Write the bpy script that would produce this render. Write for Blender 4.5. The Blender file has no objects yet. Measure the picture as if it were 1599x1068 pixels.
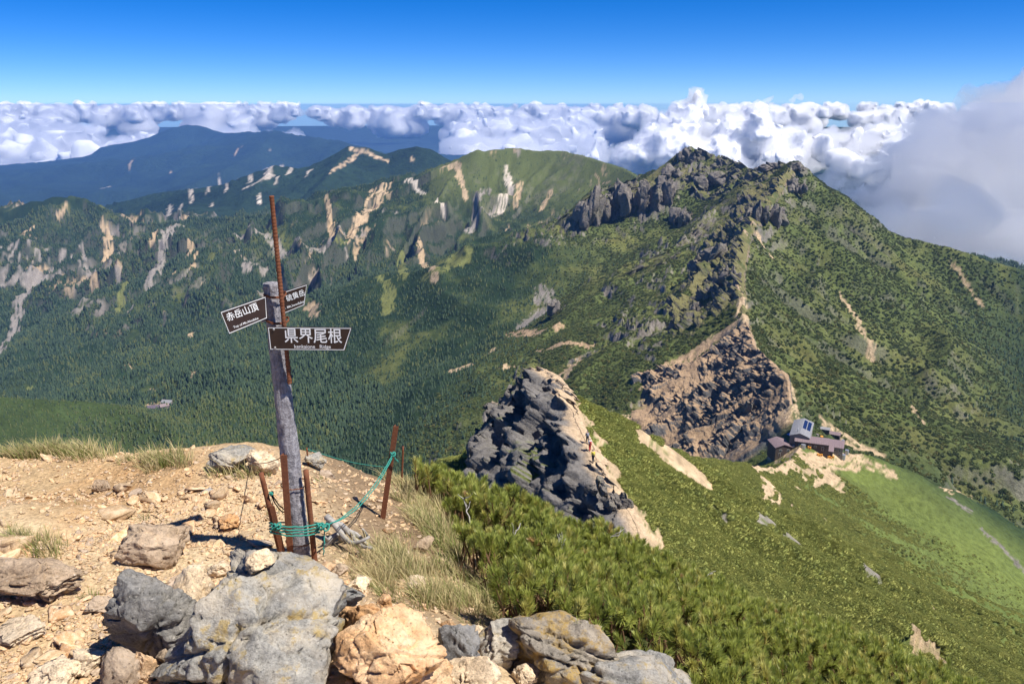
import bpy, bmesh, math, random
import numpy as np
from mathutils import Vector, Matrix

# ------------------------------------------------------------------ camera, sky, sun, exposure
scene = bpy.context.scene
COL = scene.collection
F_PX, CX, CY, PITCH = 1285.0, 799.5, 534.0, math.radians(16.1)      # focal length in photo pixels
SP, CP = math.sin(PITCH), math.cos(PITCH)
cam_d = bpy.data.cameras.new('camera'); cam = bpy.data.objects.new('camera', cam_d); COL.objects.link(cam)
cam_d.sensor_width = 36.0; cam_d.sensor_fit = 'HORIZONTAL'; cam_d.lens = F_PX / 1599.0 * 36.0
cam_d.clip_start = 0.05; cam_d.clip_end = 400000.0
cam.location = (0, 0, 0); cam.rotation_euler = (math.radians(90) - PITCH, 0, 0)
scene.camera = cam

SUN_EL, SUN_AZ = math.radians(58), math.radians(116)
world = bpy.data.worlds.new('World'); scene.world = world; world.use_nodes = True
wn = world.node_tree.nodes; wl = world.node_tree.links; wn.clear()
w_out = wn.new('ShaderNodeOutputWorld'); w_bg = wn.new('ShaderNodeBackground'); w_sky = wn.new('ShaderNodeTexSky')
w_sky.sky_type = 'NISHITA'; w_sky.sun_disc = False; w_sky.sun_elevation = SUN_EL; w_sky.sun_rotation = SUN_AZ
w_sky.altitude = 2900; w_sky.air_density = 0.6; w_sky.dust_density = 1.2; w_sky.ozone_density = 7.0
w_bg.inputs['Strength'].default_value = 0.10
w_hs = wn.new('ShaderNodeHueSaturation'); w_hs.inputs['Saturation'].default_value = 1.3; w_hs.inputs['Hue'].default_value = 0.509
wl.new(w_sky.outputs[0], w_hs.inputs['Color']); wl.new(w_hs.outputs[0], w_bg.inputs[0]); wl.new(w_bg.outputs[0], w_out.inputs[0])
sun_d = bpy.data.lights.new('sun', 'SUN'); sun_o = bpy.data.objects.new('sun', sun_d); COL.objects.link(sun_o)
sun_d.energy = 4.6; sun_d.angle = math.radians(0.53); sun_d.color = (1.0, 0.955, 0.88)
SUN_DIR = Vector((math.sin(SUN_AZ) * math.cos(SUN_EL), math.cos(SUN_AZ) * math.cos(SUN_EL), math.sin(SUN_EL)))
sun_o.rotation_euler = SUN_DIR.to_track_quat('Z', 'Y').to_euler(); sun_o.location = SUN_DIR * 50
vs = scene.view_settings; vs.view_transform = 'Standard'; vs.look = 'None'; vs.exposure = 0.6; vs.gamma = 1.0; vs.use_curve_mapping = False
cy = scene.cycles
cy.use_denoising = True; cy.max_bounces = 8; cy.diffuse_bounces = 3; cy.glossy_bounces = 2; cy.transmission_bounces = 2
cy.transparent_max_bounces = 8; cy.volume_bounces = 8; cy.use_adaptive_sampling = True; cy.adaptive_threshold = 0.015
cy.caustics_reflective = False; cy.caustics_refractive = False

# ------------------------------------------------------------------ helpers: pixels, noise
def ray(px, py):
    """direction of a photo pixel, scaled to unit forward (Y) distance -> (X/Y, Z/Y)"""
    r = (px - CX) / F_PX; u = (CY - py) / F_PX
    y = CP + u * SP
    return r / y, (-SP + u * CP) / y
def at(px, py, Y):
    a, b = ray(px, py); return (a * Y, Y, b * Y)
def _h(ix, iy, s):
    n = (ix.astype(np.int64) * 374761393 + iy.astype(np.int64) * 668265263 + int(s) * 1442695041) & 0xFFFFFFFF
    n = ((n ^ (n >> 13)) * 1274126177) & 0xFFFFFFFF
    n = ((n ^ (n >> 16)) * 2246822519) & 0xFFFFFFFF
    return ((n ^ (n >> 15)) & 0xFFFFFF).astype(np.float64) / 8388607.5 - 1.0
def vn(x, y, s=0):
    xi = np.floor(x); yi = np.floor(y); fx = x - xi; fy = y - yi
    fx = fx * fx * fx * (fx * (fx * 6 - 15) + 10); fy = fy * fy * fy * (fy * (fy * 6 - 15) + 10)
    a = _h(xi, yi, s); b = _h(xi + 1, yi, s); c = _h(xi, yi + 1, s); d = _h(xi + 1, yi + 1, s)
    return a + (b - a) * fx + (c - a) * fy + (a - b - c + d) * fx * fy
def fbm(x, y, o=4, s=0, g=0.5):
    t = 0; a = 1.0; n = 0
    for k in range(o):
        t = t + a * vn(x * 2 ** k + 17.3 * k, y * 2 ** k - 9.1 * k, s + k); n += a; a *= g
    return t / n
def rdg(x, y, o=4, s=0, g=0.5):
    t = 0; a = 1.0; n = 0
    for k in range(o):
        t = t + a * (1 - 2 * np.abs(vn(x * 2 ** k + 5.7 * k, y * 2 ** k + 3.3 * k, s + k))); n += a; a *= g
    return t / n
def ss(a, b, x):
    t = np.clip((x - a) / (b - a), 0, 1); return t * t * (3 - 2 * t)
def smax(a, b, k):
    h = np.clip(0.5 + 0.5 * (a - b) / k, 0, 1); return b + (a - b) * h + k * h * (1 - h)
def smin(a, b, k): return -smax(-a, -b, k)

# ------------------------------------------------------------------ materials
def mat(name):
    m = bpy.data.materials.new(name); m.use_nodes = True; nt = m.node_tree; nt.nodes.clear()
    o = nt.nodes.new('ShaderNodeOutputMaterial'); b = nt.nodes.new('ShaderNodeBsdfPrincipled'); nt.links.new(b.outputs[0], o.inputs[0])
    b.inputs['Roughness'].default_value = .85; b.inputs['Specular IOR Level'].default_value = .2
    return m, nt, b
def N(nt, t, **kw):
    n = nt.nodes.new(t)
    for k, v in kw.items():
        if k.startswith('i_'): n.inputs[k[2:].replace('_', ' ')].default_value = v
        else: setattr(n, k, v)
    return n
def mixc(nt, fac, a, b, mode='MIX'):
    n = nt.nodes.new('ShaderNodeMix'); n.data_type = 'RGBA'; n.blend_type = mode
    for s, v in ((n.inputs[0], fac), (n.inputs[6], a), (n.inputs[7], b)):
        if hasattr(v, 'is_output'): nt.links.new(v, s)
        else: s.default_value = v if not isinstance(v, tuple) or len(v) == 4 else (*v, 1)
    return n.outputs[2]
def ramp(nt, src, stops):
    r = nt.nodes.new('ShaderNodeValToRGB'); cr = r.color_ramp
    while len(cr.elements) < len(stops): cr.elements.new(.5)
    for e, (p, c) in zip(cr.elements, stops):
        e.position = p; e.color = (*c, 1) if len(c) == 3 else c
    nt.links.new(src, r.inputs[0]); return r.outputs[0]
def noise(nt, co, scale, detail=4, rough=.55, out=0):
    n = N(nt, 'ShaderNodeTexNoise'); n.inputs['Scale'].default_value = scale; n.inputs['Detail'].default_value = detail; n.inputs['Roughness'].default_value = rough
    nt.links.new(co, n.inputs['Vector']); return n.outputs[out]
def bump(nt, b, h, strength, dist):
    n = N(nt, 'ShaderNodeBump'); n.inputs['Strength'].default_value = strength; n.inputs['Distance'].default_value = dist
    nt.links.new(h, n.inputs['Height']); nt.links.new(n.outputs[0], b.inputs['Normal']); return n
def terrain_mat(name, sc):
    m, nt, b = mat(name)
    at_ = N(nt, 'ShaderNodeAttribute', attribute_name='Col'); co = N(nt, 'ShaderNodeNewGeometry').outputs['Position']
    n1 = noise(nt, co, sc, 5, .65)
    v = ramp(nt, n1, [(.28, (.62, .62, .62)), (.5, (1, 1, 1)), (.72, (1.3, 1.3, 1.3))])
    c = mixc(nt, 1.0, at_.outputs['Color'], v, 'MULTIPLY'); nt.links.new(c, b.inputs['Base Color'])
    bump(nt, b, n1, .8, .7 / sc)
    b.inputs['Roughness'].default_value = .95; b.inputs['Specular IOR Level'].default_value = .05
    return m

def mesh_np(name, V, F, smooth=True):
    me = bpy.data.meshes.new(name); nf, kk = F.shape
    me.vertices.add(len(V)); me.vertices.foreach_set('co', np.ascontiguousarray(V, dtype=np.float32).ravel())
    me.loops.add(nf * kk); me.loops.foreach_set('vertex_index', np.ascontiguousarray(F, dtype=np.int32).ravel())
    me.polygons.add(nf); me.polygons.foreach_set('loop_start', np.arange(0, nf * kk, kk, dtype=np.int32)); me.polygons.foreach_set('loop_total', np.full(nf, kk, dtype=np.int32))
    if smooth: me.polygons.foreach_set('use_smooth', np.ones(nf, dtype=bool))
    me.update(calc_edges=True); return me
def grid_faces(nr, nc):
    i = np.arange(nr - 1)[:, None] * nc + np.arange(nc - 1)[None]
    return np.stack([i, i + 1, i + nc + 1, i + nc], -1).reshape(-1, 4)
def set_col(me, C):
    a = me.color_attributes.new('Col', 'FLOAT_COLOR', 'POINT')
    a.data.foreach_set('color', np.concatenate([C, np.ones((len(C), 1))], 1).astype(np.float32).ravel())
def obj(name, me, m=None, parent=None, kind=None, label=None, cat=None, group=None):
    o = bpy.data.objects.new(name, me); COL.objects.link(o)
    if m is not None and me is not None: 
        if not me.materials: me.materials.append(m)
    if parent: o.parent = parent
    if kind: o['kind'] = kind
    if label: o['label'] = label
    if cat: o['category'] = cat
    if group: o['group'] = group
    return o

# ------------------------------------------------------------------ the terrain as a height function
def P(l):                                            # (px, py, Y) -> world points
    return [at(*p) for p in l]
# ridges: points, slope on the left of travel, slope on the right, far slope l/r, scale of steepness, gully amplitude, gully width
RIDGES = []
def ridge(pts, sl, sr, fl, fr, d0=150., ga=.25, gw=60., name=''):
    RIDGES.append((np.array(pts, float), sl, sr, fl, fr, d0, ga, gw, name))
CREST = [(0, 8, -4.4), (2, 20, -11.5), (6, 45, -28), (13, 75, -46), (15.5, 84, -48.8), (13, 93, -45.6), (11.2, 99, -44), (10, 108, -43.2), (9.2, 120, -43.8), (6, 128, -46), (7, 140, -55), (12, 152, -60), (37, 200, -86),
         (75, 270, -122), (109, 330, -152), (140, 378, -169), (158, 416, -177)]
ridge(CREST, 1.15, .68, .5, .55, 120, .10, 22, 'crest')
ridge([(158, 416, -177), (165, 455, -176)] + P([(1228, 592, 492), (1178, 545, 580), (1162, 502, 660), (1150, 432, 800), (1163, 362, 950), (1190, 325, 1050), (1240, 256, 1250)]),
      1.0, .72, .33, .5, 110, .36, 34, 'saddle')
ridge(P([(1240, 256, 1250), (1185, 268, 1330), (1140, 248, 1430), (1075, 233, 1500)]), .95, .7, .33, .45, 150, .25, 50, 'yoko')
ridge(P([(1075, 233, 1500), (1035, 262, 1560), (1000, 272, 1700)]) + [(330, 2000, -190), (300, 2300, -165)] + P([(880, 236, 2560), (800, 231, 2620), (745, 236, 2600)]), .75, .5, .3, .3, 150, .16, 70, 'io_east')
# western spurs of the rocky mountain
ridge(P([(1072, 236, 1500), (1000, 290, 1470), (925, 296, 1440), (870, 365, 1400), (790, 410, 1350), (690, 460, 1250), (600, 530, 1150)]), .75, .75, .35, .35, 90, .38, 40, 'spur')
ridge(P([(1185, 275, 1320), (1110, 330, 1230), (1050, 390, 1130), (960, 440, 1050), (850, 520, 950), (760, 590, 850)]), .7, .8, .35, .4, 70, .38, 34, 'spur')
ridge(P([(1160, 380, 930), (1090, 430, 880), (1050, 480, 820), (960, 540, 740), (900, 590, 690)]), .7, .8, .4, .4, 50, .25, 30, 'spur')
ridge(P([(1160, 518, 630), (1100, 560, 620), (1040, 600, 612), (960, 640, 600), (890, 690, 590)]), .6, .75, .4, .5, 40, .15, 25, 'spur')
# eastern spurs
ridge(P([(1240, 256, 1250), (1330, 322, 1220), (1400, 364, 1180), (1500, 393, 1130), (1599, 420, 1100), (1800, 470, 1040)]), .6, .62, .5, .5, 100, .32, 42, 'east')
ridge(P([(1190, 325, 1050), (1290, 380, 1010), (1370, 480, 950), (1440, 560, 900), (1520, 660, 850)]), .6, .65, .5, .5, 70, .32, 34, 'east')
ridge(P([(1160, 470, 700), (1240, 520, 690), (1330, 610, 660), (1400, 690, 640)]), .6, .65, .5, .5, 50, .2, 30, 'east')
ridge([(158, 416, -177), (200, 420, -188)] + P([(1480, 766, 420), (1599, 832, 418)]) + [(420, 425, -310)], .8, .45, .6, .5, 60, .04, 40, 'hutspur')
# the range on the far side of the valley
ridge(P([(745, 236, 2600), (690, 258, 2640), (640, 278, 2660), (600, 287, 2670), (560, 298, 2720), (480, 330, 2800), (400, 338, 2850), (300, 343, 2950), (215, 351, 3050), (165, 329, 3100),
         (128, 307, 3150), (100, 305, 3160), (50, 313, 3140), (0, 333, 3100), (-150, 370, 3000)]), .78, .4, .27, .25, 170, .55, 85, 'left')
ridge(P([(600, 287, 2670), (560, 350, 2450), (500, 420, 2250), (440, 490, 2050)]), .6, .6, .25, .25, 90, .42, 55, 'left')
ridge(P([(300, 339, 2950), (230, 410, 2600), (170, 470, 2350), (60, 530, 2150)]), .55, .55, .25, .25, 90, .42, 55, 'left')
ridge(P([(110, 305, 3160), (40, 370, 2800), (-60, 430, 2600)]), .55, .55, .25, .25, 90, .42, 55, 'left')
ridge(P([(690, 258, 2640), (700, 330, 2400), (660, 400, 2150), (640, 470, 1900)]), .6, .55, .25, .25, 90, .4, 50, 'left')
# wooded knoll below the summit on the left
ridge(P([(-200, 600, 820), (-60, 612, 860), (20, 622, 900), (110, 629, 930), (180, 633, 950), (235, 655, 930), (300, 700, 880)]), .55, .6, .45, .5, 60, .12, 40, 'knoll')
# valley lumps
for l in (((470, 470, 2080), (331, 532, 1760), (187, 585, 1520), (79, 629, 1360)), ((560, 515, 1720), (421, 570, 1500), (293, 609, 1370), (215, 640, 1290)), ((640, 560, 1380), (520, 590, 1330), (400, 640, 1240)), ((330, 470, 2200), (180, 525, 1900), (40, 575, 1640)), ((160, 510, 2150), (20, 550, 1850)), ((720, 600, 1130), (600, 640, 1110), (520, 690, 1050))):
    ridge(P(l), .42, .42, .2, .2, 110, .2, 50, 'lump')
FAR = []
def far(pts, s, f, d0, ga, gw, name=''): FAR.append((np.array(pts, float), s, s, f, f, d0, ga, gw, name))
far(P([(-60, 350, 4700), (60, 342, 4800), (180, 326, 4900), (240, 312, 4950), (300, 300, 5000), (350, 288, 5000), (400, 268, 5000), (430, 258, 5000), (470, 262, 5000), (510, 247, 5000), (545, 229, 5000), (570, 228, 5000), (600, 239, 5000),
       (625, 234, 5000), (650, 228, 5000), (672, 233, 5000), (690, 250, 5000), (730, 280, 5000), (900, 300, 5000)]), .55, .2, 250, .22, 150, 'tengu')
far(P([(545, 229, 5000), (520, 262, 4600), (500, 290, 4300)]), .5, .2, 150, .2, 120)
far(P([(430, 258, 5000), (400, 290, 4600), (380, 320, 4300)]), .5, .2, 150, .2, 120)
far(P([(-150, 268, 14500), (0, 263, 14500), (60, 262, 15000), (120, 262, 15300), (180, 246, 15500), (215, 230, 15500), (245, 212, 15500), (262, 203, 15500), (275, 197, 15500), (292, 194, 15500), (308, 196, 15500), (325, 203, 15300), (350, 208, 15000), (385, 206, 14000),
       (430, 205, 13000), (470, 211, 12500), (530, 219, 12000), (560, 228, 11500), (620, 245, 11000), (720, 262, 10500), (900, 262, 10500)]), .36, .07, 1500, .16, 500, 'tateshina')
far(P([(430, 205, 13000), (400, 240, 11500), (330, 275, 10000), (250, 310, 8500)]), .3, .08, 700, .16, 400)
far(P([(180, 246, 15500), (120, 285, 12500), (60, 305, 10500)]), .2, .06, 700, .12, 400)
far(P([(-200, 240, 16900), (0, 238, 16900), (60, 243, 16900), (130, 250, 16900), (260, 262, 16900)]), .3, .1, 500, .12, 400)

def ridge_field(R, x, y, w):
    """height of one ridge and its distance / along coordinates"""
    pts, sl, sr, fl, fr, d0, ga, gw, nm = R
    best = np.full(x.shape, -1e9); bd = np.full(x.shape, 1e9); bt = np.zeros(x.shape)
    t0 = 0.0
    for i in range(len(pts) - 1):
        a = pts[i]; b = pts[i + 1]; ex, ey = b[0] - a[0], b[1] - a[1]; L = math.hypot(ex, ey) + 1e-6
        tt = np.clip(((x - a[0]) * ex + (y - a[1]) * ey) / (L * L), 0, 1)
        qx = x - a[0] - tt * ex; qy = y - a[1] - tt * ey
        d = np.sqrt(qx * qx + qy * qy)
        side = (ex * qy - ey * qx) > 0
        s = np.where(side, sl, sr); f = np.where(side, fl, fr)
        z = a[2] + tt * (b[2] - a[2]) - (f * d + (s - f) * d0 * (1 - np.exp(-d / d0)))
        m = z > best
        best = np.where(m, z, best); bd = np.where(m, d, bd); bt = np.where(m, t0 + tt * L, bt)
        t0 += L
    if ga > 0:
        g = rdg(bt / gw + w * .5, bd / (gw * 5) + 3.1, 3, int(abs(pts[0][0])) % 97 + 5) 
        best = best - ga * np.minimum(bd, gw * 2.2) * (1 - np.exp(-bd / (gw * .35))) * (.6 - g)
    return best, bd
def slope_plane(x, y):                               # flank that falls away to the right, convex beyond 5.6 m
    q = np.clip(y - 5.4, 0, None); return -1.78 - .476 * x - .273 * y - np.where(q < 3.4, .10 * q * q, .10 * 3.4 ** 2 + .68 * (q - 3.4))
def near_ground(x, y):
    pl = -2.5 - .10 * (y - 4.2) + .05 * (x + 1) * ss(-1, 2, x + 1) + .10 * vn(x * .5, y * .5, 71) + .05 * vn(x * 1.3, y * 1.3, 72)
    sl = slope_plane(x, y)
    e = 6.6 + .22 * (x + 2) * ss(-4, -2, x) + .35 * vn(x * .7 + 3, x * .1, 73)
    ed = -2.85 - .95 * (y - e)
    return smin(smin(pl, sl, .25), ed, .35)
def H(x, y, rocky=True):
    x = np.asarray(x, float); y = np.asarray(y, float); r = np.hypot(x, y)
    wv = fbm(x / 220, y / 220, 2, 31)
    k = np.clip(r / 60, .5, 14)
    z = -560 + 40 * fbm(x / 500, y / 500, 3, 41) - .08 * np.clip(-x - 300, 0, 3000) - .25 * np.clip(x - 150, 0, 900) + 120 * ss(900, 500, y) * 0
    for R in RIDGES:
        f, d = ridge_field(R, x, y, wv)
        z = smax(z, f, k)
    amp = ss(40, 400, r)
    z = z + amp * (5 * fbm(x / 70, y / 70, 3, 51) + 1.6 * fbm(x / 14, y / 14, 3, 55)) + ss(14, 60, r) * (.5 * fbm(x / 9, y / 9, 3, 56)) + ss(60, 140, r) * ss(480, 380, r) * ss(0, 25, x - np.interp(y, [0, 130, 200, 330, 416], [6, 6, 37, 109, 158])) * 5.0 * rdg(x / 110 + .4 * wv, y / 19, 3, 57)
    wn_ = ss(10, 26, r)
    return np.where(r < 27, near_ground(x, y) * (1 - wn_) + z * wn_, z) if np.any(r < 27) else z
def HF(x, y):
    r = np.hypot(x, y); wv = fbm(x / 1500, y / 1500, 2, 33)
    z = -900 - .035 * (y - 3500) + 60 * fbm(x / 1500, y / 1500, 3, 43)
    z = np.maximum(z, -1750 + 30 * fbm(x / 1500, y / 1500, 3, 43))
    for R in FAR:
        f, d = ridge_field(R, x, y, wv); z = smax(z, f, r * .004)
    z = z + ss(3400, 4200, y) * (8 * fbm(x / 160, y / 160, 4, 52) * np.clip(r / 5000, .7, 3))
    b = ss(3500, 3900, r)
    return z * b + (1 - b) * np.minimum(z, H(x, y))
def hit(px, py, y0=30., y1=3600., n=900):
    """where the ray of a photo pixel meets the terrain"""
    a, b = ray(px, py); Y = np.geomspace(y0, y1, n)
    h = (HF if y0 >= 3500 else H)(a * Y, Y); d = b * Y - h
    i = np.argmax(d < 0)
    if not (d < 0).any(): return None
    if i == 0: return a * Y[0], Y[0], b * Y[0]
    t = d[i - 1] / (d[i - 1] - d[i]); yy = Y[i - 1] + t * (Y[i] - Y[i - 1])
    return a * yy, yy, b * yy

# ------------------------------------------------------------------ colours of the ground cover
FOREST, SHRUB, GRASS, MEADOW = np.array([.022, .040, .020]), np.array([.078, .098, .032]), np.array([.170, .180, .060]), np.array([.140, .170, .046])
ROCK, DROCK, SOIL, BROWN, WHITE = np.array([.215, .19, .165]), np.array([.13, .125, .12]), np.array([.52, .38, .235]), np.array([.34, .235, .145]), np.array([.72, .62, .50])
SCARS = []          # (world polyline, half width start, half width end, colour, soft)
def scar(pts, w0, w1, col, y0=30., y1=3600.):
    q = [hit(a, b, y0, y1) for a, b in pts]; q = [p for p in q if p]
    if len(q) > 1: SCARS.append((np.array(q), w0, w1, col))
def apply_scars(x, y, C, scl):
    extra = np.zeros(len(x))
    for q, w0, w1, col in SCARS:
        pad = max(w0, w1) * 2.5
        m = (x > q[:, 0].min() - pad) & (x < q[:, 0].max() + pad) & (y > q[:, 1].min() - pad) & (y < q[:, 1].max() + pad)
        idx = np.nonzero(m)[0]
        if not len(idx): continue
        xs, ys = x[idx], y[idx]; best = np.full(len(idx), 9.); al = np.zeros(len(idx)); cr = np.zeros(len(idx)); t0 = 0.
        n = len(q) - 1
        for i in range(n):
            a, b = q[i], q[i + 1]; ex, ey = b[0] - a[0], b[1] - a[1]; L = math.hypot(ex, ey) + 1e-6
            t = np.clip(((xs - a[0]) * ex + (ys - a[1]) * ey) / (L * L), 0, 1); qx = xs - a[0] - t * ex; qy = ys - a[1] - t * ey
            d = np.hypot(qx, qy); w = w0 + (w1 - w0) * (i + t) / n; m2 = d / w < best
            al = np.where(m2, t0 + t * L, al); cr = np.where(m2, (ex * qy - ey * qx) / L, cr); best = np.where(m2, d / w, best); t0 += L
        w = max(w0, w1)
        nz = fbm(xs / (w * 1.1), ys / (w * 1.1), 5, 77, .7); st = fbm(cr / (w * .30) + .6 * nz, al / (w * 2.6), 3, 79, .6)
        k = (ss(1.08, .82, best + .9 * nz + .45 * st) * np.clip(.97 - .9 * ss(.12, .4, st), 0, 1))[:, None]
        v = (1 + .30 * fbm(xs / (w * .4), ys / (w * .4), 3, 78, .7) + .25 * st)[:, None]
        C[idx] = C[idx] * (1 - k) + np.array(col) * v * k
        extra[idx] = np.maximum(extra[idx], k[:, 0])
    return extra
exec_scars = True
# valley range
L_ = SOIL * .9; G_ = ROCK * 1.35
for p, a, b, c in [([(162, 348), (174, 383), (167, 408)], 9, 14, L_), ([(281, 358), (253, 424), (202, 499)], 16, 12, G_), ([(266, 352), (240, 395)], 6, 10, L_), ([(303, 398), (273, 454)], 12, 9, L_), ([(310, 420), (300, 450)], 7, 7, L_),
                   ([(596, 290), (585, 318), (575, 345)], 34, 20, SOIL * 1.1), ([(575, 345), (545, 385), (516, 405)], 17, 8, SOIL), ([(511, 318), (520, 380), (513, 405)], 7, 12, L_), ([(470, 395), (510, 390), (535, 380)], 12, 12, G_),
                   ([(637, 281), (662, 302)], 12, 6, WHITE), ([(690, 262), (712, 258), (728, 310)], 14, 7, SOIL), ([(677, 317), (695, 343)], 6, 4, WHITE), ([(0, 555), (30, 474), (60, 429)], 12, 22, G_), ([(10, 450), (70, 436)], 22, 16, G_),
                   ([(105, 318), (90, 340)], 4, 4, L_), ([(60, 363), (35, 386)], 5, 6, L_), ([(130, 400), (140, 430)], 7, 7, G_), ([(142, 435), (150, 455)], 8, 10, L_), ([(350, 375), (420, 370)], 10, 14, G_), ([(395, 380), (450, 400)], 12, 14, G_),
                   ([(495, 493), (484, 478)], 10, 12, L_), ([(300, 520), (296, 528)], 5, 5, L_), ([(198, 570), (202, 576)], 5, 4, L_), ([(303, 580), (302, 588)], 4, 3, L_), ([(365, 565), (369, 567)], 4, 4, L_), ([(236, 608), (242, 614)], 5, 4, L_), ([(255, 598), (258, 602)], 3, 3, L_),
                   ([(232, 634), (262, 630)], 10, 9, SOIL * 1.1), ([(240, 640), (250, 628)], 8, 6, SOIL), ([(36, 612), (46, 608)], 7, 8, GRASS),
                   ([(705, 580), (733, 570)], 6, 6, SOIL), ([(785, 574), (800, 572)], 5, 4, SOIL), ([(760, 555), (772, 545)], 4, 4, SOIL),
                   ([(756, 300), (740, 335)], 18, 10, G_), ([(790, 262), (798, 300), (780, 330)], 9, 14, WHITE * .85), ([(812, 285), (805, 325)], 9, 9, L_), ([(770, 330), (735, 370)], 14, 16, G_), ([(860, 300), (845, 330)], 7, 7, SOIL * .8),
                   ([(655, 405), (680, 440)], 7, 7, L_), ([(690, 405), (715, 410)], 16, 22, GRASS), ([(665, 430), (690, 420)], 12, 14, GRASS), ([(592, 430), (608, 460), (605, 490)], 9, 11, GRASS), ([(625, 395), (630, 430)], 10, 10, GRASS), ([(540, 395), (480, 440), (470, 460)], 10, 8, GRASS), ([(200, 455), (180, 500)], 12, 10, GRASS),
                   # rocky mountain, west side
                   ([(845, 450), (855, 480), (815, 510)], 12, 16, ROCK * 1.2), ([(800, 520), (840, 520), (870, 510)], 9, 9, BROWN * 1.2), ([(905, 560), (880, 590)], 5, 7, SOIL * .8), ([(835, 550), (920, 540)], 5, 6, BROWN * 1.3), ([(1000, 610), (1040, 580), (1100, 545)], 3.5, 4.5, BROWN * 1.4), 
                   ([(1020, 585), (1100, 535), (1150, 505)], 4, 5, BROWN * 1.3),
                   # east side
                   ([(1311, 464), (1336, 505), (1361, 555)], 3, 5, SOIL * .85), ([(1483, 408), (1533, 474)], 3.5, 3, SOIL * .7), ([(1172, 358), (1184, 368), (1207, 403)], 3, 2.5, SOIL), ([(1420, 640), (1440, 672)], 3, 2, SOIL * .8),
                   # near slope, path and meadow
                   ([(1152, 722), (1172, 727), (1205, 758), (1190, 786)], 3.2, 4, SOIL * 1.15), ([(1172, 727), (1225, 722), (1245, 700)], 3, 3, SOIL * 1.15), ([(1225, 722), (1262, 742), (1300, 748)], 4.5, 5.5, SOIL), ([(1205, 716), (1250, 712), (1300, 722), (1335, 712)], 5, 6, SOIL), ([(1290, 668), (1330, 690), (1370, 712)], 5, 4, SOIL * .9), ([(1325, 708), (1360, 726), (1395, 741)], 5, 3, SOIL),
                   ([(1230, 748), (1246, 762)], 2.2, 2.2, SOIL), ([(975, 650), (1000, 669), (1030, 700), (1062, 731)], 4.2, 4.6, SOIL * 1.1), ([(1195, 812), (1233, 845)], 3.4, 3.6, ROCK * 1.3), ([(1314, 855), (1340, 872), (1366, 898)], 4., 3., ROCK * 1.3), ([(1381, 955), (1428, 993)], 1.2, 1.3, SOIL * .8), ([(1428, 993), (1452, 1021), (1504, 1050)], 1.2, 1.3, SOIL * .8),
                   ([(1428, 964), (1461, 988)], 1.6, 1.2, ROCK), ([(1457, 950), (1471, 967)], 1.2, 1.4, SOIL), ([(1476, 765), (1514, 776)], 3.5, 3, SOIL * 1.1), ([(1485, 780), (1514, 798)], 2.5, 2.5, ROCK), ([(1533, 826), (1599, 893)], 2.2, 2.2, ROCK), ([(1233, 786), (1243, 796)], 1.8, 1.8, SOIL), ([(1280, 803), (1290, 812)], 1.5, 1.5, SOIL),
                   ([(1110, 785), (1120, 800)], 1.3, 1.5, ROCK), ([(1000, 812), (1012, 838)], 2.4, 2.0, SOIL * 1.1)]:
    scar(p, a, b, c)
crest2 = RIDGES[1][0]
for q, w0, w1, c in ((crest2[1:6], 5, 5, SOIL * .95), (crest2[5:8], 4, 5, SOIL * .8), (np.array(CREST[3:7]), 2.6, 2.6, SOIL), (np.array(CREST[6:9]), 2.2, 2.2, SOIL)):
    SCARS.append((np.array(q), w0, w1, c))
W_ = WHITE * .72
for p, a, b, c in [([(440, 257), (420, 275), (389, 292)], 22, 34, W_), ([(455, 262), (430, 288)], 12, 10, W_), ([(415, 262), (390, 285)], 14, 12, W_), ([(372, 268), (352, 300)], 9, 7, W_), ([(342, 272), (324, 305)], 8, 7, W_), ([(308, 288), (298, 318)], 10, 8, W_), ([(405, 304), (406, 318)], 9, 12, WHITE),
                   ([(550, 232), (575, 240), (600, 250)], 22, 22, SOIL * 1.1), ([(560, 240), (530, 260), (515, 270)], 14, 8, SOIL), ([(640, 245), (645, 255)], 10, 8, SOIL), ([(486, 265), (478, 275)], 7, 8, W_), ([(265, 322), (262, 338)], 12, 12, W_), ([(283, 320), (280, 330)], 8, 8, W_), ([(332, 316), (330, 323)], 8, 8, W_),
                   ([(380, 227), (365, 243)], 14, 12, SOIL), ([(412, 233), (420, 235)], 16, 16, W_), ([(208, 249), (203, 258)], 18, 14, SOIL), ([(155, 295), (175, 291)], 22, 22, W_), ([(262, 267), (270, 270)], 12, 12, SOIL)]:
    scar(p, a, b, c, 3800., 16800.)

# ------------------------------------------------------------------ terrain meshes
AZ = math.radians(43)
def polar(rs, na):
    th = np.linspace(-AZ, AZ, na); r = rs[:, None]
    return (r * np.sin(th)[None]).ravel(), (r * np.cos(th)[None]).ravel()
def seg(a, b, n): return np.geomspace(a, b, n, endpoint=False)
rs1 = np.concatenate([seg(8.5, 60, 90), seg(60, 400, 190), seg(400, 1700, 300), seg(1700, 3300, 170), np.geomspace(3300, 3900, 20)])
NA1 = 980
x1, y1 = polar(rs1, NA1); z1 = H(x1, y1)
Zg = z1.reshape(len(rs1), NA1); Xg = x1.reshape(Zg.shape); Yg = y1.reshape(Zg.shape)
def slope_of(X, Y, Z):
    dXr, dXa = np.gradient(X); dYr, dYa = np.gradient(Y); dZr, dZa = np.gradient(Z)
    nx = dYr * dZa - dZr * dYa; ny = dZr * dXa - dXr * dZa; nz = dXr * dYa - dYr * dXa
    l = np.sqrt(nx ** 2 + ny ** 2 + nz ** 2) + 1e-9
    s = np.sign(nz); return (nx * s / l).ravel(), (ny * s / l).ravel(), (np.abs(nz) / l).ravel()
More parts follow.
